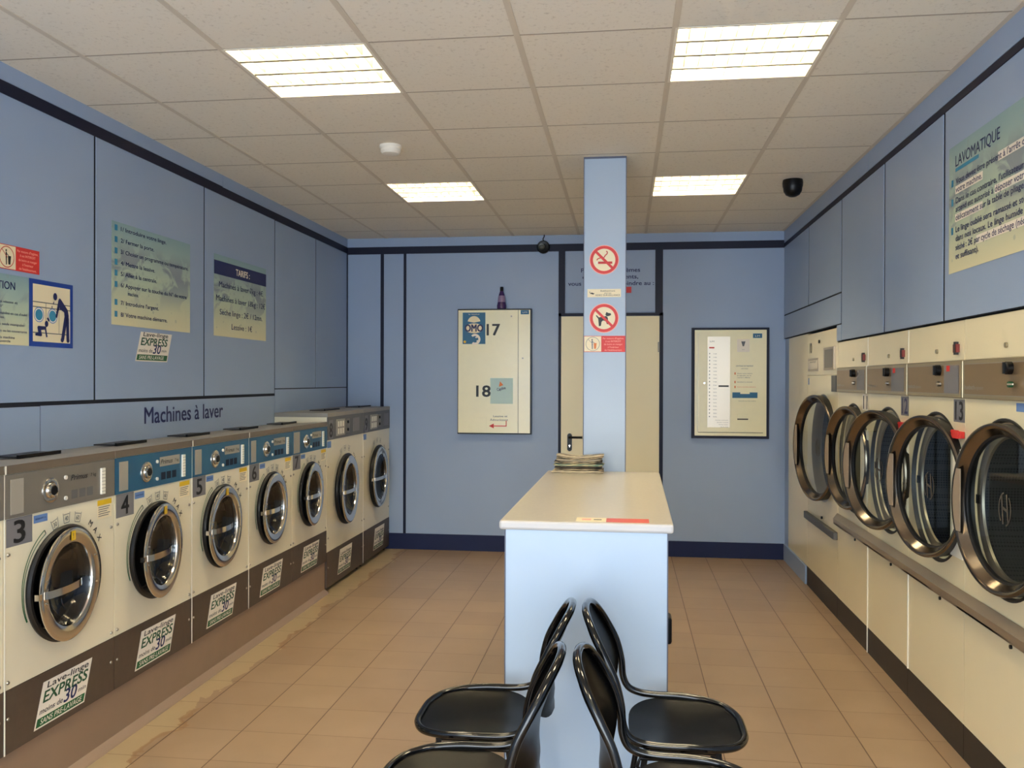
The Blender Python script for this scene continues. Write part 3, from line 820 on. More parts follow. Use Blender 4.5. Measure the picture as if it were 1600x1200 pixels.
for (x, z) in ((-1.03, 2.165), (-0.925, 1.78)):
    b = MB(); x, z = q(x, z); b.cyl(x, -0.014, z, 0.007, 0.008, STEELD, n=12); b.build('lock', t)
b = MB(); x0, z0 = q(-1.485, 1.912); x1, z1 = q(-1.272, 2.202)
b.rect(x0, x1, z0, z1, Yp, TEALD); cx = (x0 + x1) / 2; zz = lambda f: z0 + (z1 - z0) * f
b.ring(cx, zz(.68), 0.0, 0.06, Yp - .0006, CREAMP, a0=0.2, a1=PI - 0.2, n=16); b.disc(cx, zz(.5), .085, Yp - .0004, CREAMP, rz=.045)
b.text('OMO', cx, zz(.40), 0.062, PRINTN, Yp - 0.0012, 'C', width=0.165, bold=0.045)
b.ring(cx + 0.01, zz(.15), 0.030, 0.05, Yp - .0006, PALE, a0=-PI * .7, a1=PI * .75, n=24); b.ring(cx + 0.03, zz(.16), 0.012, 0.024, Yp - .0008, PALE, a0=-PI * .6, a1=PI * .8, n=20)
b.disc(cx - 0.085, zz(.07), 0.012, Yp - .0006, YELLOW)
b.text('la lessive', cx, zz(.93), 0.010, PALE, Yp - 0.001, 'C', width=0.1)
b.build('detergent_label', t, smooth=False)
b = MB(); x, z = q(-1.258, 1.993); b.text('17', x, z, 0.100, PRINTB, Yp, width=0.118, bold=0.035); b.build('number_lettering', t, smooth=False); b = MB()
x, z = q(-1.354, 1.428); b.text('18', x, z, 0.098, PRINTB, Yp, width=0.128, bold=0.035); b.build('number_lettering', t, smooth=False); b = MB()
x, z = q(-1.065, 1.238); b.text('Lessive et', x, z, 0.018, PRINTG, Yp, 'R', width=0.13, bold=.01); x, z = q(-1.06, 1.205); b.text('Adoucissant', x, z, 0.018, PRINTG, Yp, 'R', width=0.165, bold=.01)
b.build('caption_lettering', t, smooth=False)
b = MB(); x0, z0 = q(-1.225, 1.362); x1, z1 = q(-1.015, 1.598); b.rect(x0, x1, z0, z1, Yp, SKYBL)
b.text('Cajoline', (x0 + x1) / 2, z0 + .125, 0.026, PRINTN, Yp - .0008, 'C', width=.08, bold=.02, rot=.25); b.disc((x0 + x1) / 2 - .01, z0 + .172, .012, Yp - .0008, ORANGE); b.poly([(x0 + .08, z0 + .155), (x0 + .12, z0 + .17), (x0 + .09, z0 + .205)], Yp - .0009, ORANGE)
b.build('softener_label', t, smooth=False)
b = MB(); xa, za = q(-1.237, 1.157); xb, zb = q(-1.072, 1.157); b.poly([(xa, za), (xa + .045, za + .022), (xa + .045, za - .022)], Yp, RED); b.bar(xa + .04, za, xb, za, .008, Yp, RED); b.bar(xb - .004, za - .004, xb - .004, za + .05, .008, Yp, RED)
b.build('red_arrow', t, smooth=False)
b = MB(); x0, z0 = q(-0.945, 2.183); x1, z1 = q(-0.868, 2.222); b.rect(x0, x1, z0, z1, Yp, TEALD); b.text('LM', (x0 + x1) / 2, z0 + .012, .012, PALE, Yp - .0006, 'C', width=.04); b.build('maker_badge', t, smooth=False)
b = MB(); x0, z0 = q(-1.425, 1.118); x1, z1 = q(-1.26, 1.235); b.box(x0, x1, -0.009, -0.006, z0, z1, SOAPF); b.build('outlet_flap', t, smooth=False, bevel=.001)

t = empty('softener_bottle', (-1.127 * k, YB - 0.036, Z1)); tag(t, 'small purple softener bottle standing on top of the detergent dispenser', 'bottle')
b = MB(); b.lathe([(1e-4, 0), (0.034, 0), (0.042, 0.006), (0.043, 0.03), (0.036, 0.06), (0.033, 0.09), (0.026, 0.13), (0.018, 0.155), (0.014, 0.165), (0.0, 0.166)], 0, 0, 0, PURPLE, 32, 'z'); b.build('body', t)
b = MB(); b.lathe([(0.0365, 0.062), (0.0345, 0.09), (0.029, 0.122)], 0, 0, 0, LILAC, 32, 'z'); b.build('label_sleeve', t)
b = MB(); b.lathe([(0.0, 0.203), (0.013, 0.203), (0.016, 0.195), (0.016, 0.164), (0.0, 0.164)], 0, 0, 0, BLACK, 24, 'z'); b.build('cap', t)

Yc = YB - 0.05
X0, Z0 = sc(0.599, 1.064, Yc); X1, Z1 = sc(1.272, 2.052, Yc)
t = empty('payment_terminal', (X0, Yc, Z0)); tag(t, 'cream metal payment terminal with a tall button plate, right of the service door', 'payment terminal')
W_, H_ = X1 - X0, Z1 - Z0
def q(u, v): return u * W_, v * H_
b = MB(); b.box(0, W_, 0.002, 0.048, 0, H_, NAVY); b.build('cabinet', t, smooth=False)
b = MB(); b.box(0.024, W_ - 0.024, -0.008, 0.002, 0.024, H_ - 0.02, SOAPF); b.build('front_frame', t, smooth=False, bevel=.002)
b = MB(); b.box(0.055, W_ - 0.055, -0.014, -0.008, 0.058, H_ - 0.052, SOAPF)
for zz_ in (H_ - 0.054, 0.054): b.box(0.053, W_ - 0.053, -0.0095, -0.008, zz_ - .002, zz_ + .002, GAP)
b.box(0.052, 0.0555, -0.0095, -0.008, .058, H_ - .052, STEELD); b.build('front_door', t, smooth=False)
Yp = -0.0155
# crop-derived fractions of the cabinet (x from left, z from top)
def fr(px, py): return W_ * (px - 118) / (812 - 118), H_ * (1 - (py - 120) / (1112 - 120))
b = MB(); x0, z0 = fr(258, 1012); x1, z1 = fr(460, 200); b.box(x0, x1, -0.0165, -0.014, z0, z1, SATIN); bp_ = b.build('button_plate', t, smooth=False)
b = MB(); Yb = -0.018
for i in range(19):
    x, z = fr(272, 352 + 31.3 * i); b.rect(x, x + .008, z - .005, z + .005, Yb, PRINTG); x2, _ = fr(310, 0); b.text(['Lavage', 'Sèche', '18 kg'][0 if i < 9 else 1] , x2, z - .005, .008, PRINTG, Yb, width=.03)
x, z = fr(272, 300); b.rect(x, x + .045, z - .006, z + .006, Yb, REDD)
x, z = fr(280, 250); b.text('LM', x, z, .012, PRINTG, Yb, width=.035)
for i in range(4): x, z = fr(445, 950 + 20 * i); b.text('Rendu monnaie'[:13 - i], x, z, .006, PRINTG, Yb, 'R', width=.11 - .015 * i)
b.build('plate_print', t, smooth=False)
b = MB(); x0, z0 = fr(352, 668); x1, z1 = fr(452, 545); b.box(x0, x1, -0.024, -0.0165, z0, z1, SATIN); xs_, zs_ = fr(356, 650); b.box(x0 + .004, x1 - .004, -0.0248, -0.024, zs_, zs_ + .014, PRINTB); b.build('coin_slot', t, smooth=False)
b = MB(); x0, z0 = fr(522, 338); x1, z1 = fr(634, 224); b.rect(x0, x1, z0, z1, -0.0148, PALE); cx = (x0 + x1) / 2; b.poly([(cx - .018, z1 - .02), (cx + .018, z1 - .02), (cx + .006, z0 + .05), (cx - .006, z0 + .05)], -.0154, PRINTG); b.text('merci', cx, z0 + .018, .007, PRINTG, -.0154, 'C'); b.build('notice_sticker', t, smooth=False)
b = MB()
x, z = fr(590, 468); b.text('CENTRALE DE PAIEMENT', x, z, .011, PRINTG, -.0148, 'C', width=.15, bold=.01)
x, z = fr(590, 490); b.text('mode d\'emploi', x, z, .008, PRINTG, -.0148, 'C', width=.06)
for i, (py, n_, m_) in enumerate(((530, 3, PRINTG), (606, 1, PRINTG), (650, 1, ORANGE))):
    x, z = fr(500, py); b.rect(x, x + .010, z - .010, z + .010, -.0148, ORANGE)
    x, z = fr(524, py)
    for j in range(n_): b.text(['Choisir votre machine', 'et appuyer sur le', 'numéro affiché'][j] if n_ == 3 else ['', 'Introduire la monnaie', 'Votre machine démarre'][i], x, z - .004 - .018 * j, .009, m_, -.0148, width=(.13 if i < 2 else .16) - .01 * j)
x, z = fr(536, 778); b.text('Etablissement sous vidéo surveillance', x, z, .007, PRINTG, -.0148, width=.15)
b.build('instructions_print', t, smooth=False)
b = MB(); x0, z0 = fr(482, 748); x1, z1 = fr(706, 698); b.rect(x0, x1, z0, z1, -.0148, TEALD); x0, z0 = fr(552, 712); x1, z1 = fr(636, 690); b.rect(x0, x1, z0, z1, -.0152, SOAPF); b.build('blue_band', t, smooth=False)
b = MB(); x0, z0 = fr(664, 214); x1, z1 = fr(745, 174); b.rect(x0, x1, z0, z1, -.0148, TEALD); b.text('LM', (x0 + x1) / 2, z0 + .012, .012, PALE, -.0152, 'C', width=.04); b.build('maker_badge', t, smooth=False)
b = MB(); x0, z0 = fr(526, 942); x1, z1 = fr(622, 892); b.box(x0, x1, -0.022, -0.014, z0, z1, SOAPF); b.rect(x0, x1, z0, z0 + .010, -.0224, PRINTB); b.build('change_cup', t, smooth=False)
b = MB(); x, z = fr(230, 616); b.cyl(x, -.019, z, .009, .005, CHROME, n=16); b.rect(x - .001, x + .001, z - .006, z + .006, -.0194, PRINTB); b.build('lock', t)

# ------------------------------------------------------------------ washing machines
NUMW = {}
def basin(b, x, z, s, y, txt, rot):
    c, sn = math.cos(rot), math.sin(rot)
    def T(a, d): return (x + a * c - d * sn, z + a * sn + d * c)
    P = [(-.5, .45), (-.38, -.5), (.38, -.5), (.5, .45)]
    for (a, d) in zip(P, P[1:]):
        p, r_ = T(a[0] * s, a[1] * s), T(d[0] * s, d[1] * s); b.bar(p[0], p[1], r_[0], r_[1], .0026, y, PRINTG)
    p, r_ = T(-.42 * s, .3 * s), T(.42 * s, .3 * s); b.bar(p[0], p[1], r_[0], r_[1], .0026, y, PRINTG)
    p = T(-.24 * s, -.3 * s); b.text(txt, p[0], p[1], s * .42, PRINTG, y, width=s * .48, rot=rot, bold=.02)

def washer_door(t, u_h, hx, cz, R, th, ri, yellow, handle_len):
    door = MB(); c = -(R + 0.02)
    door.lathe([(R - .036, .032), (R - .026, .022), (R - .010, .012), (R - .001, .007), (R, .003), (R - .006, -.002), (R - .016, -.003), (ri + .014, -.001), (ri + .004, .003), (ri, .012), (ri - .002, .030)], c, 0, 0, CHROME, 72)
    d = door.build('door', t, loc=(u_h, -hx, cz), rotz=th)
    g_ = MB(); g_.lathe([(ri - .001, .008), (ri - .012, .020), (ri * .80, .050), (ri * .55, .070), (ri * .3, .078), (1e-4, .080)], c, 0, 0, GLASSW, 56); g_.build('glass', d)
    h = MB(); x0, x1 = c - R * .93, c - R * .93 + handle_len
    n = 14
    vs = []
    for i in range(n + 1):
        f_ = i / n; x = x0 + (x1 - x0) * f_; y = -.006 - .026 * math.sin(PI * min(1, f_ * 1.02)) ** .6
        vs += [(x, y, -.014), (x, y, .014), (x, y + .006, .014), (x, y + .006, -.014)]
    fs = [(0, 1, 2, 3)]
    for i in range(n):
        o_ = 4 * i
        for a in range(4): fs.append((o_ + a, o_ + 4 + a, o_ + 4 + (a + 1) % 4, o_ + (a + 1) % 4))
    fs.append((4 * n + 3, 4 * n + 2, 4 * n + 1, 4 * n))
    h.add(vs, fs, CHROME); h.box(c - R - .012, c - R + .012, -.002, .016, -.012, .010, CHROME)
    h.build('handle', d)
    s_ = MB()
    for a in (25, -10, -170, 165): s_.cyl(c + (R - .03) * math.cos(math.radians(a)), -.006, (R - .03) * math.sin(math.radians(a)), .004, .004, STEELD, n=10)
    s_.build('rivets', d)
    if yellow:
        s_ = MB(); zc_ = R - .028; s_.rect(c - .016, c + .016, zc_ - .02, zc_ + .016, -.0045, YELLOW); s_.text('!', c - .002, zc_ - .012, .02, PRINTG, -.005, bold=.02); s_.build('warning_sticker', d, smooth=False)
    h = MB(); h.box(c + R - .02, c + R + .012, .012, .030, -.055, .055, BLACK); h.build('hinge', d, smooth=False)
    return d

def screws(t, pts, m=STEELD):
    for x, z in pts:
        b = MB(); b.lathe([(1e-4, -.006), (.005, -.005), (.0075, 0)], x, 0, z, m, 12); b.build('screw', t)

def washer(Y0, num, panel, th, label, yellow=False, W_=0.6735):
    t = empty('washing_machine', (XW, Y0, 0.235), FL); tag(t, label, 'washing machine', 'small washing machines on the brown plinth')
    Z = -0.235
    cx, cz, rh = .3375, .780, .215
    b = MB(); D = .405
    b.box(.003, W_ - .003, 0, D, .465 + Z, 1.235 + Z, WHITE, skip=('front',))
    b.plate_hole(.003, W_ - .003, .465 + Z, 1.075 + Z, cx, cz + Z, rh, 0, WHITE)
    b.box(.004, W_ - .004, 0, .01, 1.075 + Z, 1.235 + Z, WHITE)
    b.build('body', t, ang=30)
    b = MB(); b.box(.002, W_ - .002, -.001, D, 0.001, .463 + Z, KICK); b.build('kick_panel', t, smooth=False)
    if num in ('3', '5', '6'):
        b = MB(); b.box(0, .006, -.003, -.0015, .0, 1.262 + Z, STRIP); b.box(0, .006, -.0075, -.0065, 1.236 + Z, 1.266 + Z, STRIP); b.build('joint_strip', t, smooth=False)
    b = MB(); b.lathe([(.223, -.003), (.226, -.012), (.218, -.020), (.203, -.018), (.185, .01), (.178, .05), (.172, .055)], cx - .005, 0, cz + Z, RUBBER, 64); b.build('gasket', t)
    b = MB(); b.lathe([(.176, .05), (.20, .056), (.215, .07), (.215, .33), (.19, .36), (1e-4, .365)], cx, 0, cz + Z, DRUM, 56)
    for a in (20, 140, 260):
        a = math.radians(a); b.poly([(cx + .214 * math.cos(a - .12), cz + Z + .214 * math.sin(a - .12)), (cx + .16 * math.cos(a), cz + Z + .16 * math.sin(a)), (cx + .214 * math.cos(a + .12), cz + Z + .214 * math.sin(a + .12))], .08, DRUM, .25)
    b.build('drum', t)
    washer_door(t, cx + .2, .034, .783 + Z, .216, th, .156, yellow, .30 if num == '7' else .262)
    # control panel
    b = MB(); b.box(.003, W_ - .003, -.004, 0, 1.076 + Z, 1.234 + Z, panel); cp = b.build('control_panel', t, smooth=False)
    b = MB()
    if num == '7': b.box(.02, .125, -.006, -.004, 1.085 + Z, 1.225 + Z, DISP)
    else: b.box(.030, .098, -.0055, -.004, 1.088 + Z, 1.215 + Z, DISP)
    b.build('instruction_plate', cp, smooth=False)
    b = MB(); b.lathe([(.048, -.004), (.047, -.009), (.040, -.012), (.030, -.010), (.028, -.020), (.022, -.023), (.018, -.022)], .247, 0, 1.151 + Z, CHROME, 36)
    b.lathe([(.019, -.022), (.017, -.024), (1e-4, -.024)], .247, 0, 1.151 + Z, BLACK, 30); b.build('programme_dial', cp)
    for z in (1.190, 1.109):
        b = MB(); b.cyl(.337, -.010, z + Z, .008, .006, WPLAS, n=16); b.build('button', cp)
    b = MB()
    if panel is PANB: b.rect(.362, .548, 1.163 + Z, 1.208 + Z, -.0048, DISP)
    b.text('Primus', .370, 1.174 + Z, .022, PRINTB, -.0054, width=.105, bold=.015, slant=.35); b.text('7 kg', .500, 1.177 + Z, .013, PRINTB, -.0054, width=.036, bold=.015)
    for i in range(3): b.rect(.375 + .05 * i, .415 + .05 * i, 1.10 + Z, 1.135 + Z, -.0046, PRINTG if panel is PANG else NAVY)
    b.build('panel_print', cp, smooth=False)
    b = MB(); b.box(.567, .592, -.012, -.004, 1.094 + Z, 1.203 + Z, STRIP)
    for i in range(7): b.box(.567, .592, -.0126, -.012, 1.105 + i * .014 + Z, 1.107 + i * .014 + Z, DISP)
    b.build('programme_slider', cp, smooth=False)
    # top with sloping lid
    b = MB(); zt = 1.236 + Z
    b.add([(.002, -.006, zt), (W_ - .002, -.006, zt), (W_ - .002, D, zt), (.002, D, zt), (.002, -.004, zt + .031), (W_ - .002, -.004, zt + .031), (W_ - .002, D, zt + .012), (.002, D, zt + .012)],
          [(0, 3, 2, 1), (1, 2, 6, 5), (2, 3, 7, 6), (3, 0, 4, 7), (4, 5, 6, 7)], CAPG)
    b.add([(.002, -.006, zt), (W_ - .002, -.006, zt), (W_ - .002, -.004, zt + .031), (.002, -.004, zt + .031)], [(0, 1, 2, 3)], CAPF); b.build('top', t, smooth=False)
    b = MB(); b.box(.36, .62, .215, .33, zt + .024, zt + .030, RUBBER); b.box(.36, .62, .21, .222, zt + .022, zt + .036, BLACK); b.build('soap_lid', t, smooth=False)
    # prints and stickers
    b = MB(); b.rect(.012, .150, .973 + Z, 1.074 + Z, -.001, PLAQUE); b.text(num, .081, .984 + Z, .078, PRINTB, -.0016, 'C', width=.058, bold=.03); b.build('number_plate', t, smooth=False)
    b = MB(); b.rect(.157, .236, 1.037 + Z, 1.066 + Z, -.001, BLUEST); b.text('attention', .196, 1.049 + Z, .008, PRINTN, -.0014, 'C', width=.06); b.build('blue_sticker', t, smooth=False)
    b = MB(); b.rect(.552, .652, .990 + Z, 1.066 + Z, -.001, CREAMP); b.rect(.552, .652, 1.046 + Z, 1.068 + Z, -.0014, YELLOW)
    for i in range(5): b.rect(.558, .64 - .01 * (i % 3), 1.036 - i * .009 + Z, 1.039 - i * .009 + Z, -.0014, PRINTG)
    b.build('warning_label', t, smooth=False)
    for bx, bz, tx, ro in ((.280, 1.018, '30', .32), (.350, 1.031, '40', .05), (.421, 1.024, '60', -.18)):
        b = MB(); basin(b, bx, bz + Z, .042, -.001, tx, ro); b.build('wash_symbol', t, smooth=False)
    b = MB()
    for i, ch in enumerate('MAX'):
        a = math.radians(53 - i * 9.5); r_ = .262; b.text(ch, cx + r_ * math.cos(a) - .006, cz + Z + r_ * math.sin(a) - .008, .024, PRINTB, -.001, rot=a - PI / 2 - .1, bold=.02)
    b.build('max_lettering', t, smooth=False); b = MB()
    n = 26; o_, i_ = [], []
    for j in range(n + 1):
        a = math.radians(118 + (205 - 118) * j / n); f_ = j / n
        o_.append((cx + (.252 - .012 * f_) * math.cos(a), cz + Z + (.252 - .012 * f_) * math.sin(a)))
        i_.append((cx + (.236 - .0 * f_) * math.cos(a), cz + Z + (.236 + .002 * f_) * math.sin(a)))
    for P_, wd in ((o_, .004), (i_, .0035)):
        for p, r_ in zip(P_, P_[1:]): b.bar(p[0], p[1], r_[0], r_[1], wd, -.001, GREEN)
    b.bar(i_[0][0], i_[0][1], o_[0][0], o_[0][1], .004, -.001, PRINTB)
    b.build('load_scale', t, smooth=False)
    b = MB(); express(b, .055, .305, .165)
    b.build('express_sticker', t, smooth=False, loc=(.156, -.001, .262 + Z))
    screws(t, ((.024, .947 + Z), (W_ - .024, .943 + Z), (.022, .49 + Z), (W_ - .022, .488 + Z), (.022, .36 + Z), (W_ - .024, .362 + Z)))
    return t
U = 0.6735
washer(2.82 - U, '2', PANG, .09, 'washing machine mostly cut off by the left picture edge, beside number 3', True)
washer(2.82, '3', PANG, .103, 'washing machine number 3 with a grey control panel', True)
washer(2.82 + U, '4', PANB, .127, 'washing machine number 4 with a blue control panel', True)
washer(2.82 + 2 * U, '5', PANB, .052, 'washing machine number 5 with a blue control panel', True)
washer(2.82 + 3 * U, '6', PANB, .059, 'washing machine number 6 with a blue control panel')
washer(2.82 + 4 * U, '7', PANB, .083, 'washing machine number 7, last of the blue-panelled row')

def big_washer(Y0, W_, num, th, label):
    t = empty('washing_machine', (XW, Y0, 0.0), FL); tag(t, label, 'washing machine', 'large floor-standing washing machines in the far corner')
    cx, cz, D = .445, .722, .405
    b = MB(); b.box(.003, W_ - .003, 0, D, .298, 1.30, WHITE, skip=('front',)); b.plate_hole(.003, W_ - .003, .298, 1.128, cx, cz, .25, 0, WHITE); b.box(.004, W_ - .004, 0, .01, 1.128, 1.30, WHITE); b.build('body', t, ang=30)
    b = MB(); b.box(.004, W_ - .004, -.001, D, .033, .297, KICK); b.build('kick_panel', t, smooth=False)
    b = MB()
    for x in (.05, W_ - .05):
        for y in (.05, D - .05): b.cyl(x, y, 0, .02, .034, BLACK, 'z', 12)
    b.build('feet', t)
    if num == '9': b = MB(); b.box(0, .008, -.003, -.0015, .033, 1.10, STRIP); b.build('joint_strip', t, smooth=False)
    b = MB(); b.lathe([(.275, -.003), (.278, -.016), (.266, -.028), (.24, -.024), (.215, .01), (.205, .06)], cx, 0, cz, RUBBER, 64); b.build('gasket', t)
    b = MB(); b.lathe([(.204, .055), (.235, .06), (.25, .075), (.25, .34), (.22, .37), (1e-4, .375)], cx, 0, cz, DRUM, 56); b.build('drum', t)
    washer_door(t, cx + .2 + .03, .042, .724, .262, th, .196, False, .36)
    b = MB(); b.box(.003, W_ - .003, -.004, 0, 1.129, 1.30, PAN8); cp = b.build('control_panel', t, smooth=False)
    b = MB(); b.box(.205, .40, -.009, -.004, 1.15, 1.275, DISP)
    for i in range(2):
        for j in range(3): b.rect(.225 + .055 * j, .262 + .055 * j, 1.162 + .055 * i, 1.205 + .055 * i, -.0096, STRIP)
    b.build('keypad', cp, smooth=False)
    b = MB(); b.box(.425, .52, -.008, -.004, 1.16, 1.27, PANG); b.cyl(.472, -.016, 1.245, .012, .008, BLACK); b.cyl(.472, -.016, 1.185, .012, .008, BLACK); b.build('switch_block', cp)
    b = MB(); b.box(.62, .78, -.0055, -.004, 1.16, 1.27, PLAQUE); b.build('instruction_plate', cp, smooth=False)
    b = MB(); b.box(.002, W_ - .002, -.006, D, 1.301, 1.330, CAPG); b.build('top', t, smooth=False)
    b = MB(); b.box(.45, .80, .18, .30, 1.3305, 1.337, RUBBER); b.box(.45, .80, .17, .182, 1.3305, 1.343, BLACK); b.build('soap_lid', t, smooth=False)
    b = MB(); b.rect(.035, .125, 1.135, 1.275, -.0052, PLAQUE); b.text(num, .08, 1.15, .10, PRINTB, -.0058, 'C', width=.065, bold=.04); b.build('number_plate', t, smooth=False)
    b = MB(); b.rect(.01, .095, 1.07, 1.118, -.001, BLUEST); b.build('blue_sticker', t, smooth=False)
    for i, tx in enumerate(('30', '40', '60')): b = MB(); a = math.radians(112 - 18 * i); basin(b, cx + .325 * math.cos(a), cz + .325 * math.sin(a), .045, -.001, tx, a - PI / 2); b.build('wash_symbol', t, smooth=False)
    b = MB()
    a = math.radians(52); b.text('MAX', cx + .30 * math.cos(a), cz + .32 * math.sin(a), .024, PRINTB, -.001, rot=-.7, width=.07); b.build('max_lettering', t, smooth=False); b = MB()
    b.ring(cx, cz, .300, .3035, -.001, PRINTG, n=30, a0=math.radians(112), a1=math.radians(200)); b.ring(cx, cz, .288, .291, -.001, PRINTG, n=30, a0=math.radians(112), a1=math.radians(200))
    b.build('load_scale', t, smooth=False)
    b = MB(); express(b, .055, .305, .185); b.build('express_sticker', t, smooth=False, loc=(.245 if num == '8' else .30, -.001, .080))
    screws(t, ((.03, .93), (W_ - .03, .93), (.03, .40), (W_ - .03, .40), (.03, .18), (W_ - .03, .18)))
big_washer(6.19, .895, '8', .071, 'tall washing machine number 8 on the floor beside the raised row')
big_washer(7.087, .828, '9', .03, 'tall washing machine number 9 in the corner by the back wall')

b = MB(); b.box(YF + 1.2, 6.185, .012, .405, 0, .234, PLINTH)
b.add([(YF + 1.2, .012, .030), (6.185, .012, .030), (6.185, -.022, 0), (YF + 1.2, -.022, 0), (YF + 1.2, .006, .026), (6.185, .006, .026), (6.185, -.018, .006), (YF + 1.2, -.018, .006)], [(0, 4, 5, 1), (4, 7, 6, 5), (7, 3, 2, 6)], COVE)
o = b.build('washer_plinth', None, smooth=False, loc=(XW, 0, 0), rotz=FL); tag(o, 'long brown tiled plinth under the row of small washing machines', 'plinth')

# ------------------------------------------------------------------ tumble dryers
def dryer_door(t, u_h, hx, cz, R, th):
    c = -(R + .03); d = MB()
    d.lathe([(R, .010), (R - .004, .002), (R - .010, 0), (R - .018, .003), (R - .022, .008)], c, 0, 0, BRUSH, 80)
    d.lathe([(R - .022, .008), (R - .044, .036)], c, 0, 0, BRUSH, 80); d.lathe([(R - .004, .052), (R - .002, .030), (R, .010)], c, 0, 0, RUBBER, 80)
    o = d.build('door', t, loc=(u_h, -hx, cz), rotz=th)
    b = MB(); b.lathe([(R - .043, .035), (R - .051, .040), (R - .052, .056), (R - .03, .064), (R - .006, .066), (R - .003, .05)], c, 0, 0, RUBBER, 72); b.build('door_seal', o)
    b = MB(); b.disc(c, 0, R - .050, .044, GLASSD, n=64); b.build('glass', o)
    b = MB()
    pa = [(c + (R - .013) * math.cos(PI - .42 + .084 * i), (R - .013) * math.sin(PI - .42 + .084 * i)) for i in range(11)]
    b.poly([(c - R + .072, pa[0][1])] + pa + [(c - R + .072, pa[-1][1])], .002, TAN, .004)
    b.build('handle', o, ang=50)
    # printed oval monogram on the glass
    b = MB(); y = .0425; s = .62
    def el(cx, n0, n1, rx, rz, wd):
        P_ = [(c + cx + s * rx * math.cos(math.radians(a)), s * rz * math.sin(math.radians(a))) for a in range(n0, n1 + 1, 8)]
        for p, q_ in zip(P_, P_[1:]): b.bar(p[0], p[1], q_[0], q_[1], wd * s, y, MONO)
    el(0, 100, 232, .062, .098, .010); el(0, -80, 52, .062, .098, .010)
    b.bar(c - s * .034, s * .084, c - s * .018, -s * .09, s * .014, y, MONO); b.bar(c + s * .018, s * .09, c + s * .034, -s * .084, s * .014, y, MONO); b.bar(c - s * .026, s * .008, c + s * .026, -s * .008, s * .018, y, MONO)
    b.build('monogram', o, smooth=False)
    return o

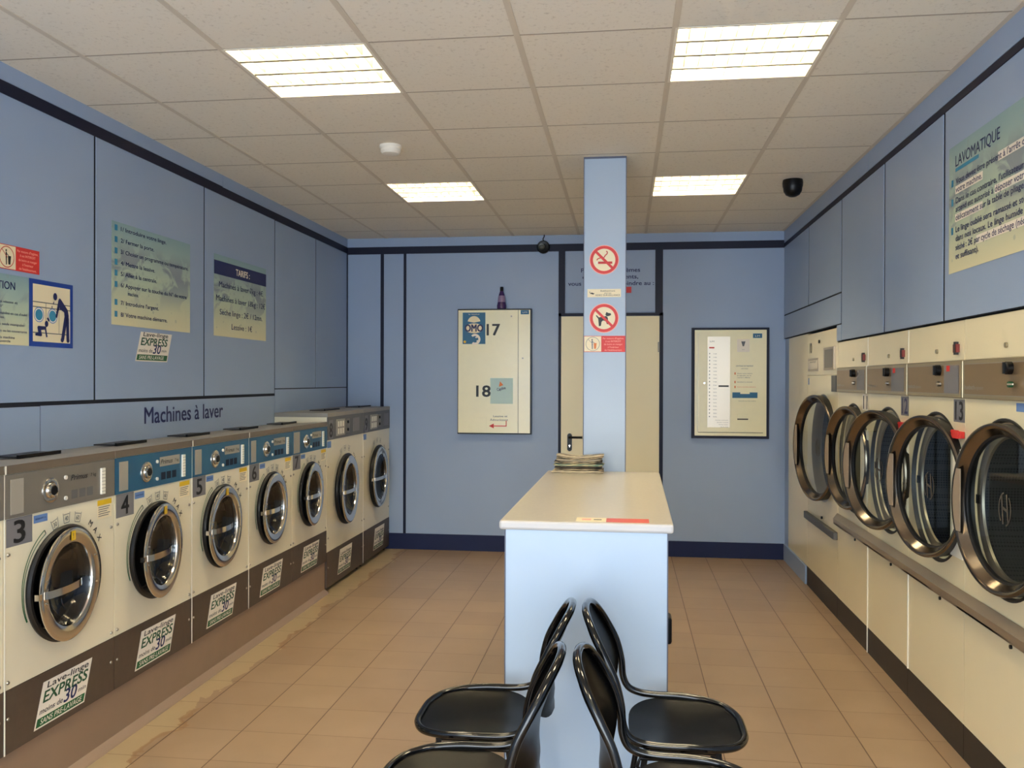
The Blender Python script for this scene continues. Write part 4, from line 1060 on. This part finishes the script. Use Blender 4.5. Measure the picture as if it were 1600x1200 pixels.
def dryer(Y1, W_, num, th, label, strip=False, group='cream tumble dryers in a row'):
    t = empty('tumble_dryer', (XD, Y1, 0), FR); tag(t, label, 'tumble dryer', group)
    um = W_ / 2; cx, cz = um + .025, 1.10; D = .6
    b = MB(); b.box(.002, W_ - .002, 0, D, .145, 1.835, CREAM, skip=('front',))
    b.plate_hole(.002, W_ - .002, .69, 1.503, cx, cz, .335, 0, CREAM)
    b.lathe([(.340, -.0005), (.337, -.004), (.330, -.004), (.324, .014)], cx, 0, cz, RUBBER, 64); b.lathe([(.324, .014), (.312, .020)], cx, 0, cz, CREAM, 64)
    b.box(.002, W_ - .002, -.001, .01, .145, .628, CREAM); b.box(.002, W_ - .002, -.004, .01, 1.667, 1.833, CREAM); b.rect(.002, W_ - .002, .628, .69, 0, CREAM)
    b.rect(.002, W_ - .002, 1.503, 1.667, 0, CREAM)
    b.build('body', t, ang=30)
    b = MB(); b.lathe([(.313, .019), (.268, .021), (.264, .03)], cx, 0, cz, STEELD, 64); b.box(cx - .300, cx - .280, .010, .020, cz - .018, cz + .018, BLACK); b.build('door_rim', t)
    b = MB(); b.lathe([(.265, .029), (.31, .034), (.315, .05), (.315, .5), (.30, .52), (1e-4, .52)], cx, 0, cz, PERF, 56); b.build('drum', t)
    b = MB(); b.box(.002, W_ - .002, -.002, D, 0, .144, KICKD); b.build('kick_panel', t, smooth=False)
    if strip:
        b = MB(); b.box(0, .009, -.006, -.0015, .0 if num == '12' else .145, .63, STRIP); b.box(0, .008, -.016, -.001, 1.506, 1.668, STRIP) if num != '13' else None
        if num == '12' or num == '13': b.box(0, .007, -.0065, -.0045, 1.67, 1.833, STRIP)
        b.build('joint_strip', t, smooth=False)
    # drawer with grip rail
    b = MB(); b.box(.0, W_, -.030, 0, .632, .640, RAIL); b.add([(0, -.030, .632), (W_, -.030, .632), (W_, -.030, .668), (0, -.030, .668), (0, -.004, .702), (W_, -.004, .702), (W_, -.0, .64), (0, -.0, .64)], [(0, 1, 2, 3), (3, 2, 5, 4), (4, 5, 6, 7), (1, 6, 5, 2), (0, 3, 4, 7)], RAIL)
    b.build('lint_drawer_rail', t, smooth=False)
    b = MB(); b.cyl(W_ * .62, -.008, .605, .008, .008, BLACK, n=12); b.build('drawer_lock', t)
    # control box
    b = MB(); b.box(.008, W_ - .002, -.014, 0, 1.506, 1.665, BROWNFR); cp = b.build('control_panel', t, smooth=False, bevel=.004)
    b = MB(); b.box(.028, W_ - .022, -.0155, -.014, 1.524, 1.647, BROWNST); b.build('face_plate', cp, smooth=False)
    b = MB()
    for a in ((.026, W_ - .020, 1.522, 1.5245), (.026, W_ - .020, 1.6465, 1.649), (.026, .0285, 1.522, 1.649), (W_ - .0225, W_ - .02, 1.522, 1.649)): b.rect(a[0], a[1], a[2], a[3], -.0162, DISP)
    b.text('huebsch', .035, 1.545, .018, DISP, -.0162, width=.10, bold=.03); b.text('originators', .14, 1.545, .014, DISP, -.0162, width=.08)
    b.build('panel_print', cp, smooth=False)
    ku = .465 if num != '12' else .43
    b = MB(); b.lathe([(.024, -.015), (.024, -.034), (.020, -.038), (1e-4, -.038)], ku, 0, 1.626, BLACK, 20); b.box(ku - .005, ku + .005, -.044, -.036, 1.605, 1.647, BLACK); b.build('heat_knob', cp)
    b = MB(); b.cyl(ku + .010, -.030, 1.566, .011, .016, GREEND if num == '14' else STEELD); b.box(ku + .010, ku + .055, -.034, -.030, 1.564, 1.570, CHROME); b.build('start_button', cp)
    if num in ('12', '13', '11'):
        b = MB(); b.rect(ku + .055, W_ - .03, 1.526, 1.645, -.0165, PLAQUE); b.build('programme_plate', cp, smooth=False)
        b = MB(); b.rect(ku + .085, ku + .125, 1.620, 1.645, -.0172, RED) if num != '11' else b.rect(ku + .085, ku + .1, 1.625, 1.64, -.0172, PALE); b.build('indicator_lamp', cp, smooth=False)
    b = MB(); b.cyl(W_ * .56, -.012, 1.712, .010, .008, BROWNFR, n=16); b.build('upper_lock', t)
    if num != '14':
        b = MB(); b.box(W_ - .095, W_ - .055, -.018, -.004, 1.70, 1.735, mat('dark_red_latch', (120, 40, 34), .5)); b.box(W_ - .082, W_ - .068, -.02, -.004, 1.69, 1.745, KICKD); b.build('service_latch', t, smooth=False)
    if num != '14':
        pm_ = PALE if num == '11' else PLAQUE
        b = MB(); b.rect(W_ - .128, W_ - .004, 1.404, 1.500, -.001, pm_); b.text(num, W_ - .066, 1.414, .076, PRINTB if num != '12' else PRINTN, -.0016, 'C', width=.085, bold=.025); b.build('number_plate', t, smooth=False)
    else:
        b = MB(); b.rect(.475, .555, 1.468, 1.499, -.001, BLUEST); b.build('blue_sticker', t, smooth=False)
    if num in ('12', '13'):
        b = MB(); b.box(W_ - .145, W_ - .002, -.022, -.001, 1.338, 1.366, RED); b.box(W_ - .09, W_ - .01, -.026, -.022, 1.336, 1.372, RED); b.build('red_tag', t, smooth=False, bevel=.002)
    b = MB(); b.box(W_ - .135, W_ - .002, -.010, 0, .83, 1.29, STRIP); b.build('hinge_cover', t, smooth=False)
    dryer_door(t, um + .42, .020, 1.106, .318, th)
    return t
DW = .7195
# from the far end to the near end
dryer(6.0, 6.0 - 5.28, '11', .152, 'tumble dryer number 11, small door ajar next to number 10')
dryer(5.28, .727, '12', .248, 'tumble dryer number 12 with its porthole door standing ajar', True)
dryer(4.553, .721, '13', .200, 'tumble dryer number 13 with its porthole door ajar', True)
dryer(3.832, .72, '14', .122, 'nearest tumble dryer at the right picture edge, large round door and monogram on the glass')

def dryer10():
    W_ = .97; Y1 = 6.972
    t = empty('tumble_dryer', (XD, Y1, 0), FR); tag(t, 'tumble dryer number 10, tallest and farthest, beside the blank cream panel', 'tumble dryer', 'cream tumble dryers in a row')
    cx, cz, D = .53, 1.10, .6
    b = MB(); b.box(.002, W_ - .002, 0, D, .145, 1.935, CREAM, skip=('front',)); b.plate_hole(.002, W_ - .002, .60, 1.62, cx, cz, .385, 0, CREAM)
    b.rect(.002, W_ - .002, .145, .60, 0, CREAM); b.box(.002, W_ - .002, -.004, .01, 1.622, 1.933, CREAM); b.build('body', t, ang=30)
    b = MB(); b.lathe([(.385, 0), (.35, .02), (.325, .06)], cx, 0, cz, STEELD, 64); b.build('door_rim', t)
    b = MB(); b.lathe([(.325, .058), (.375, .07), (.375, .5), (1e-4, .52)], cx, 0, cz, PERF, 56); b.build('drum', t)
    b = MB(); b.box(.002, W_ - .002, -.002, D, 0, .144, KICKD); b.build('kick_panel', t, smooth=False)
    b = MB(); b.text('10', .085, 1.79, .075, PRINTB, -.0048, 'L', width=.075, bold=.03); b.build('number_lettering', t, smooth=False)
    b = MB(); b.box(.04, .40, -.008, -.004, 1.652, 1.748, RAIL); b.rect(.06, .38, 1.668, 1.732, -.0086, PALE); b.text('mode d\'emploi', .22, 1.715, .014, PRINTG, -.009, 'C', width=.2); b.build('instruction_plate', t, smooth=False)
    b = MB(); b.box(.60, .90, -.016, -.004, 1.655, 1.812, RAIL); b.box(.64, .87, -.018, -.016, 1.670, 1.797, PANG); b.build('display_window', t, smooth=False, bevel=.003)
    b = MB(); b.cyl(.42, -.012, 1.865, .012, .008, BLACK, n=16); b.build('lock', t)
    b = MB(); b.rect(.02, .06, 1.55, 1.60, -.001, BLUEST); b.build('blue_sticker', t, smooth=False)
    b = MB(); b.box(.84, .965, -.016, 0, 1.506, 1.615, RAILD); b.build('vent_box', t, smooth=False)
    b = MB(); b.box(0, W_, -.028, 0, .520, .572, RAILD); b.build('lint_drawer_rail', t, smooth=False, bevel=.004)
    b = MB(); b.cyl(.52, -.012, .60, .010, .012, BLACK, n=12); b.build('drawer_lock', t)
    b = MB(); b.box(W_ - .15, W_ - .01, -.012, 0, .85, 1.33, STRIP); b.build('hinge_cover', t, smooth=False)
    dryer_door(t, 6.972 - 5.995, .020, 1.104, .376, .168)
dryer10()
b = MB(); b.box(0, .775, 0, .05, .145, 1.945, CREAM); b.box(.0, .775, .05, .6, .145, 1.945, CREAM)
tag(b.build('blank_panel', None, smooth=False, loc=(XD, 7.749, 0), rotz=FR), 'blank cream enamel panel closing the dryer row near the back wall', 'panel')

# ------------------------------------------------------------------ counter
t = empty('folding_counter', (-0.140, 3.29, 0), -0.0115); tag(t, 'long blue laminate counter with a beige top, in front of the pillar', 'counter')
b = MB(); b.box(-.335, .325, 0, 1.878, 1.004, 1.040, CTOP)
me = b.build('counter_top', t, smooth=False, bevel=.010)
me.data.materials.append(CEDGE)
for p in me.data.polygons:
    if abs(p.normal.z) < .5: p.material_index = 1
b = MB(); b.box(-.312, .302, .018, 1.86, 0, 1.003, CBLUE); b.build('base', t, smooth=False)
b = MB()
for x in (-.315, .301): b.box(x, x + .004, .014, .022, 0, 1.003, EDGE)
b.build('edge_strip', t, smooth=False)
b = MB(); b.box(.302, .345, .60, .70, .41, .53, BLACK); b.build('side_bracket', t, smooth=False, bevel=.012)
# stickers on the counter top edge
b = MB(); b.box(-.182, -.068, 3.305, 3.40, 0, .0008, CREAMP); b.box(-.160, -.125, 3.335, 3.37, .0008, .0012, PINKP); b.box(-.115, -.085, 3.345, 3.36, .0008, .0012, PRINTB)
tag(b.build('counter_sticker', None, smooth=False, loc=(0, 0, 1.0405)), 'small cream pictogram sticker on the front of the counter top', 'sticker')
b = MB(); b.box(-.067, .095, 3.305, 3.395, 0, .0008, mat('faded_red_sticker', (226, 96, 82), .4))
tag(b.build('counter_sticker', None, smooth=False, loc=(0, 0, 1.0405)), 'faded red sticker on the front of the counter top', 'sticker')

# newspapers: folded, sagging slightly, stacked askew
zs = 1.0405
labs = ['newspaper at the bottom of the stack, wide and pale', 'newspaper second from the bottom of the stack', 'dark folded newspaper third from the bottom of the stack', 'newspaper with a yellow-green photo strip in the middle of the stack',
        'newspaper with rounded pale fold just above the middle of the stack', 'newspaper third from the top of the stack', 'newspaper second from the top of the stack', 'newspaper on top of the stack, ends curling up']
for i in range(8):
    th_ = [.013, .010, .014, .013, .011, .011, .010, .009][i]
    wv = .003 + .0022 * i if i > 3 else .0
    L_, dY = [.300, .285, .275, .29, .28, .265, .27, .275][i], .125
    x0 = [-.418, -.405, -.402, -.408, -.405, -.395, -.392, -.392][i]; y0 = [5.03, 5.045, 5.04, 5.035, 5.04, 5.045, 5.042, 5.04][i] + .0
    n = 16; vs, fs = [], []
    amp = [0, 0, .0, .001, .003, .004, .005, .006][i]
    for a in range(n + 1):
        f_ = a / n; x = L_ * f_; zz_ = amp * (2 * f_ - 1) ** 2 * 2 + .0008 * math.sin(9 * f_ + i)
        e = 1 - .75 * max(0, 1 - min(f_, 1 - f_) / .03) ** 2
        zc_ = zz_ + th_ / 2; hh = th_ / 2 * e * .96
        vs += [(x, 0, zc_ - hh), (x, 0, zc_ + hh), (x, dY, zc_ + hh), (x, dY, zc_ - hh), (x, -.004, zc_)]
    for a in range(n):
        o_ = 5 * a; ring_ = [0, 4, 1, 2, 3]
        for j in range(5):
            p, q_ = ring_[j], ring_[(j + 1) % 5]; fs.append((o_ + q_, o_ + p, o_ + 5 + p, o_ + 5 + q_))
    fs += [(0, 4, 1, 2, 3), (5 * n + 3, 5 * n + 2, 5 * n + 1, 5 * n + 4, 5 * n)]
    b = MB(); b.add(vs, fs, NEWS[[0, 1, 3, 2, 1, 0, 1, 0][i]])
    o = b.build('newspaper', None, loc=(x0, y0, zs), rotz=random.uniform(-.03, .03)); tag(o, labs[i], 'newspaper', 'old newspapers stacked on the counter')
    zs += th_ + .0006

# ------------------------------------------------------------------ chairs
AX = -0.148
def cr(P, n=6):
    out = []; k = len(P)
    for i in range(k - 1):
        p0, p1, p2, p3 = [Vector(P[max(0, min(k - 1, j))]) for j in (i - 1, i, i + 1, i + 2)]
        for a in range(n):
            t_ = a / n
            out.append(0.5 * ((2 * p1) + (-p0 + p2) * t_ + (2 * p0 - 5 * p1 + 4 * p2 - p3) * t_ ** 2 + (-p0 + 3 * p1 - 3 * p2 + p3) * t_ ** 3))
    out.append(Vector(P[-1])); return out
half = [(.535, 0, .440), (.530, .09, .440), (.495, .165, .444), (.43, .207, .450), (.35, .220, .455), (.26, .222, .456), (.205, .222, .462), (.165, .222, .480), (.146, .221, .52), (.140, .220, .58),
        (.122, .216, .65), (.090, .205, .715), (.062, .180, .765), (.040, .135, .80), (.026, .07, .817), (.022, 0, .821)]
railH = cr(half, 6)
def rail_x(z):
    P_ = sorted([(p.z, p.x) for p in railH if p.z > .478])
    for (z0, x0), (z1, x1) in zip(P_, P_[1:]):
        if z0 <= z <= z1: return x0 + (x1 - x0) * (z - z0) / max(1e-6, z1 - z0)
    return P_[0][1] if z < P_[0][0] else P_[-1][1]
def sgnp(v, e): return math.copysign(abs(v) ** e, v)
def chair(yc, flip, label):
    t = empty('chair', (AX, yc, 0), PI if flip else 0); tag(t, label, 'chair', 'black plastic chairs standing back to back')
    b = MB(); loop = railH + [Vector((p.x, -p.y, p.z)) for p in railH[::-1]][1:-1]
    b.tube(loop, .0125, RIMB, 12, closed=True); b.build('rim', t, ang=60)
    # seat pan: rounded D with a dished centre
    b = MB(); nr, na = 10, 48; vs = [(.33, 0, .436)]; vb = []
    def seat_pt(f_, a):
        ca, sa = math.cos(a), math.sin(a)
        y = .214 * sgnp(sa, .62) * f_
        x = .335 + (.192 * sgnp(ca, .72) if ca > 0 else .170 * sgnp(ca, .95)) * f_
        z = .452 - .016 * (1 - f_ ** 2) - (.012 * max(0, f_ * ca) ** 3) - (.010 * max(0, -ca * f_) ** 2 * (1 - abs(sa) ** 3))
        return (x, y, z)
    for i in range(1, nr + 1):
        for j in range(na): vs.append(seat_pt(i / nr, 2 * PI * j / na))
    def fan(off, flipn):
        fs = []
        for j in range(na):
            jj = (j + 1) % na; f_ = (off, off + 1 + j, off + 1 + jj); fs.append(f_ if not flipn else f_[::-1])
            for i in range(nr - 1):
                q_ = (off + 1 + i * na + j, off + 1 + (i + 1) * na + j, off + 1 + (i + 1) * na + jj, off + 1 + i * na + jj); fs.append(q_ if not flipn else q_[::-1])
        return fs
    n0 = len(vs); th_ = .006
    vs2 = vs + [(x, y, z - th_) for x, y, z in vs]
    fs = fan(0, False) + fan(n0, True)
    base_ = 1 + (nr - 1) * na
    for j in range(na): jj = (j + 1) % na; fs.append((base_ + j, n0 + base_ + j, n0 + base_ + jj, base_ + jj))
    b.add(vs2, fs, GLOSSB); b.build('seat', t, ang=50)
    # backrest shell, hollowed towards the back
    b = MB(); vs = []
    def back_pt(f_, a):
        ca, sa = math.cos(a), math.sin(a)
        w_ = .216 * sgnp(ca, .62) * f_
        zc_ = .645; h = (.168 * sgnp(sa, .8) if sa > 0 else .170 * sgnp(sa, .9)) * f_
        z = zc_ + h
        wl = .216 if z < .66 else .216 - .05 * ((z - .66) / .16) ** 2
        y = max(-wl, min(wl, w_))
        bulge = (.010 + .052 * max(0, (.80 - z) / .33))
        x = rail_x(max(.50, min(.80, z))) - .004 - bulge * (1 - (y / .222) ** 2) * (1 if z < .76 else max(.2, 1 - (z - .76) / .07))
        return (x, y, z)
    vs = [back_pt(0, 0)]
    for i in range(1, nr + 1):
        for j in range(na): vs.append(back_pt(i / nr, 2 * PI * j / na))
    vs2 = vs + [(x - .006, y, z - .001) for x, y, z in vs]
    fs = fan(0, False) + fan(n0, True)
    for j in range(na): jj = (j + 1) % na; fs.append((base_ + j, n0 + base_ + j, n0 + base_ + jj, base_ + jj))
    b.add(vs2, fs, GLOSSB); b.build('backrest', t, ang=50)
    # under-frame and legs
    b = MB(); b.tube([(.22, -.20, .428), (.22, .20, .428)], .010, BLACK); b.tube([(.44, -.18, .424), (.44, .18, .424)], .010, BLACK)
    b.tube([(.22, -.17, .428), (.44, -.17, .424)], .010, BLACK); b.tube([(.22, .17, .428), (.44, .17, .424)], .010, BLACK); b.build('under_frame', t)
    for x, xe in ((.22, .15), (.44, .49)):
        for s_ in (-1, 1):
            b = MB(); b.tube([(x, s_ * .17, .426), (xe, s_ * .205, .012)], .010, BLACK); b.cyl(xe, s_ * .205, 0, .013, .014, RUBBER, 'z', 12); b.build('leg', t)
    b = MB(); yb = -.238 * (-1 if flip else 1)
    b.tube([(.19, yb, .398), (.20, yb, .424), (.345, yb, .424), (.36, yb, .410), (.355, yb, .392), (.20, yb, .388)], .007, BLACK, 8, closed=True)
    b.tube([(.22, yb, .424), (.22, yb * .83, .428)], .007, BLACK, 8); b.tube([(.33, yb, .424), (.33, yb * .83, .426)], .007, BLACK, 8)
    b.build('link_bracket', t)
chair(2.915, False, 'far right chair of the back to back group, facing the dryers, nearest the counter')
chair(2.915, True, 'far left chair of the back to back group, facing the washers, nearest the counter')
chair(2.40, False, 'near right chair, back visible but seat cut off by the bottom edge, facing the dryers')
chair(2.40, True, 'near left chair, back visible but seat cut off by the bottom edge, facing the washers')
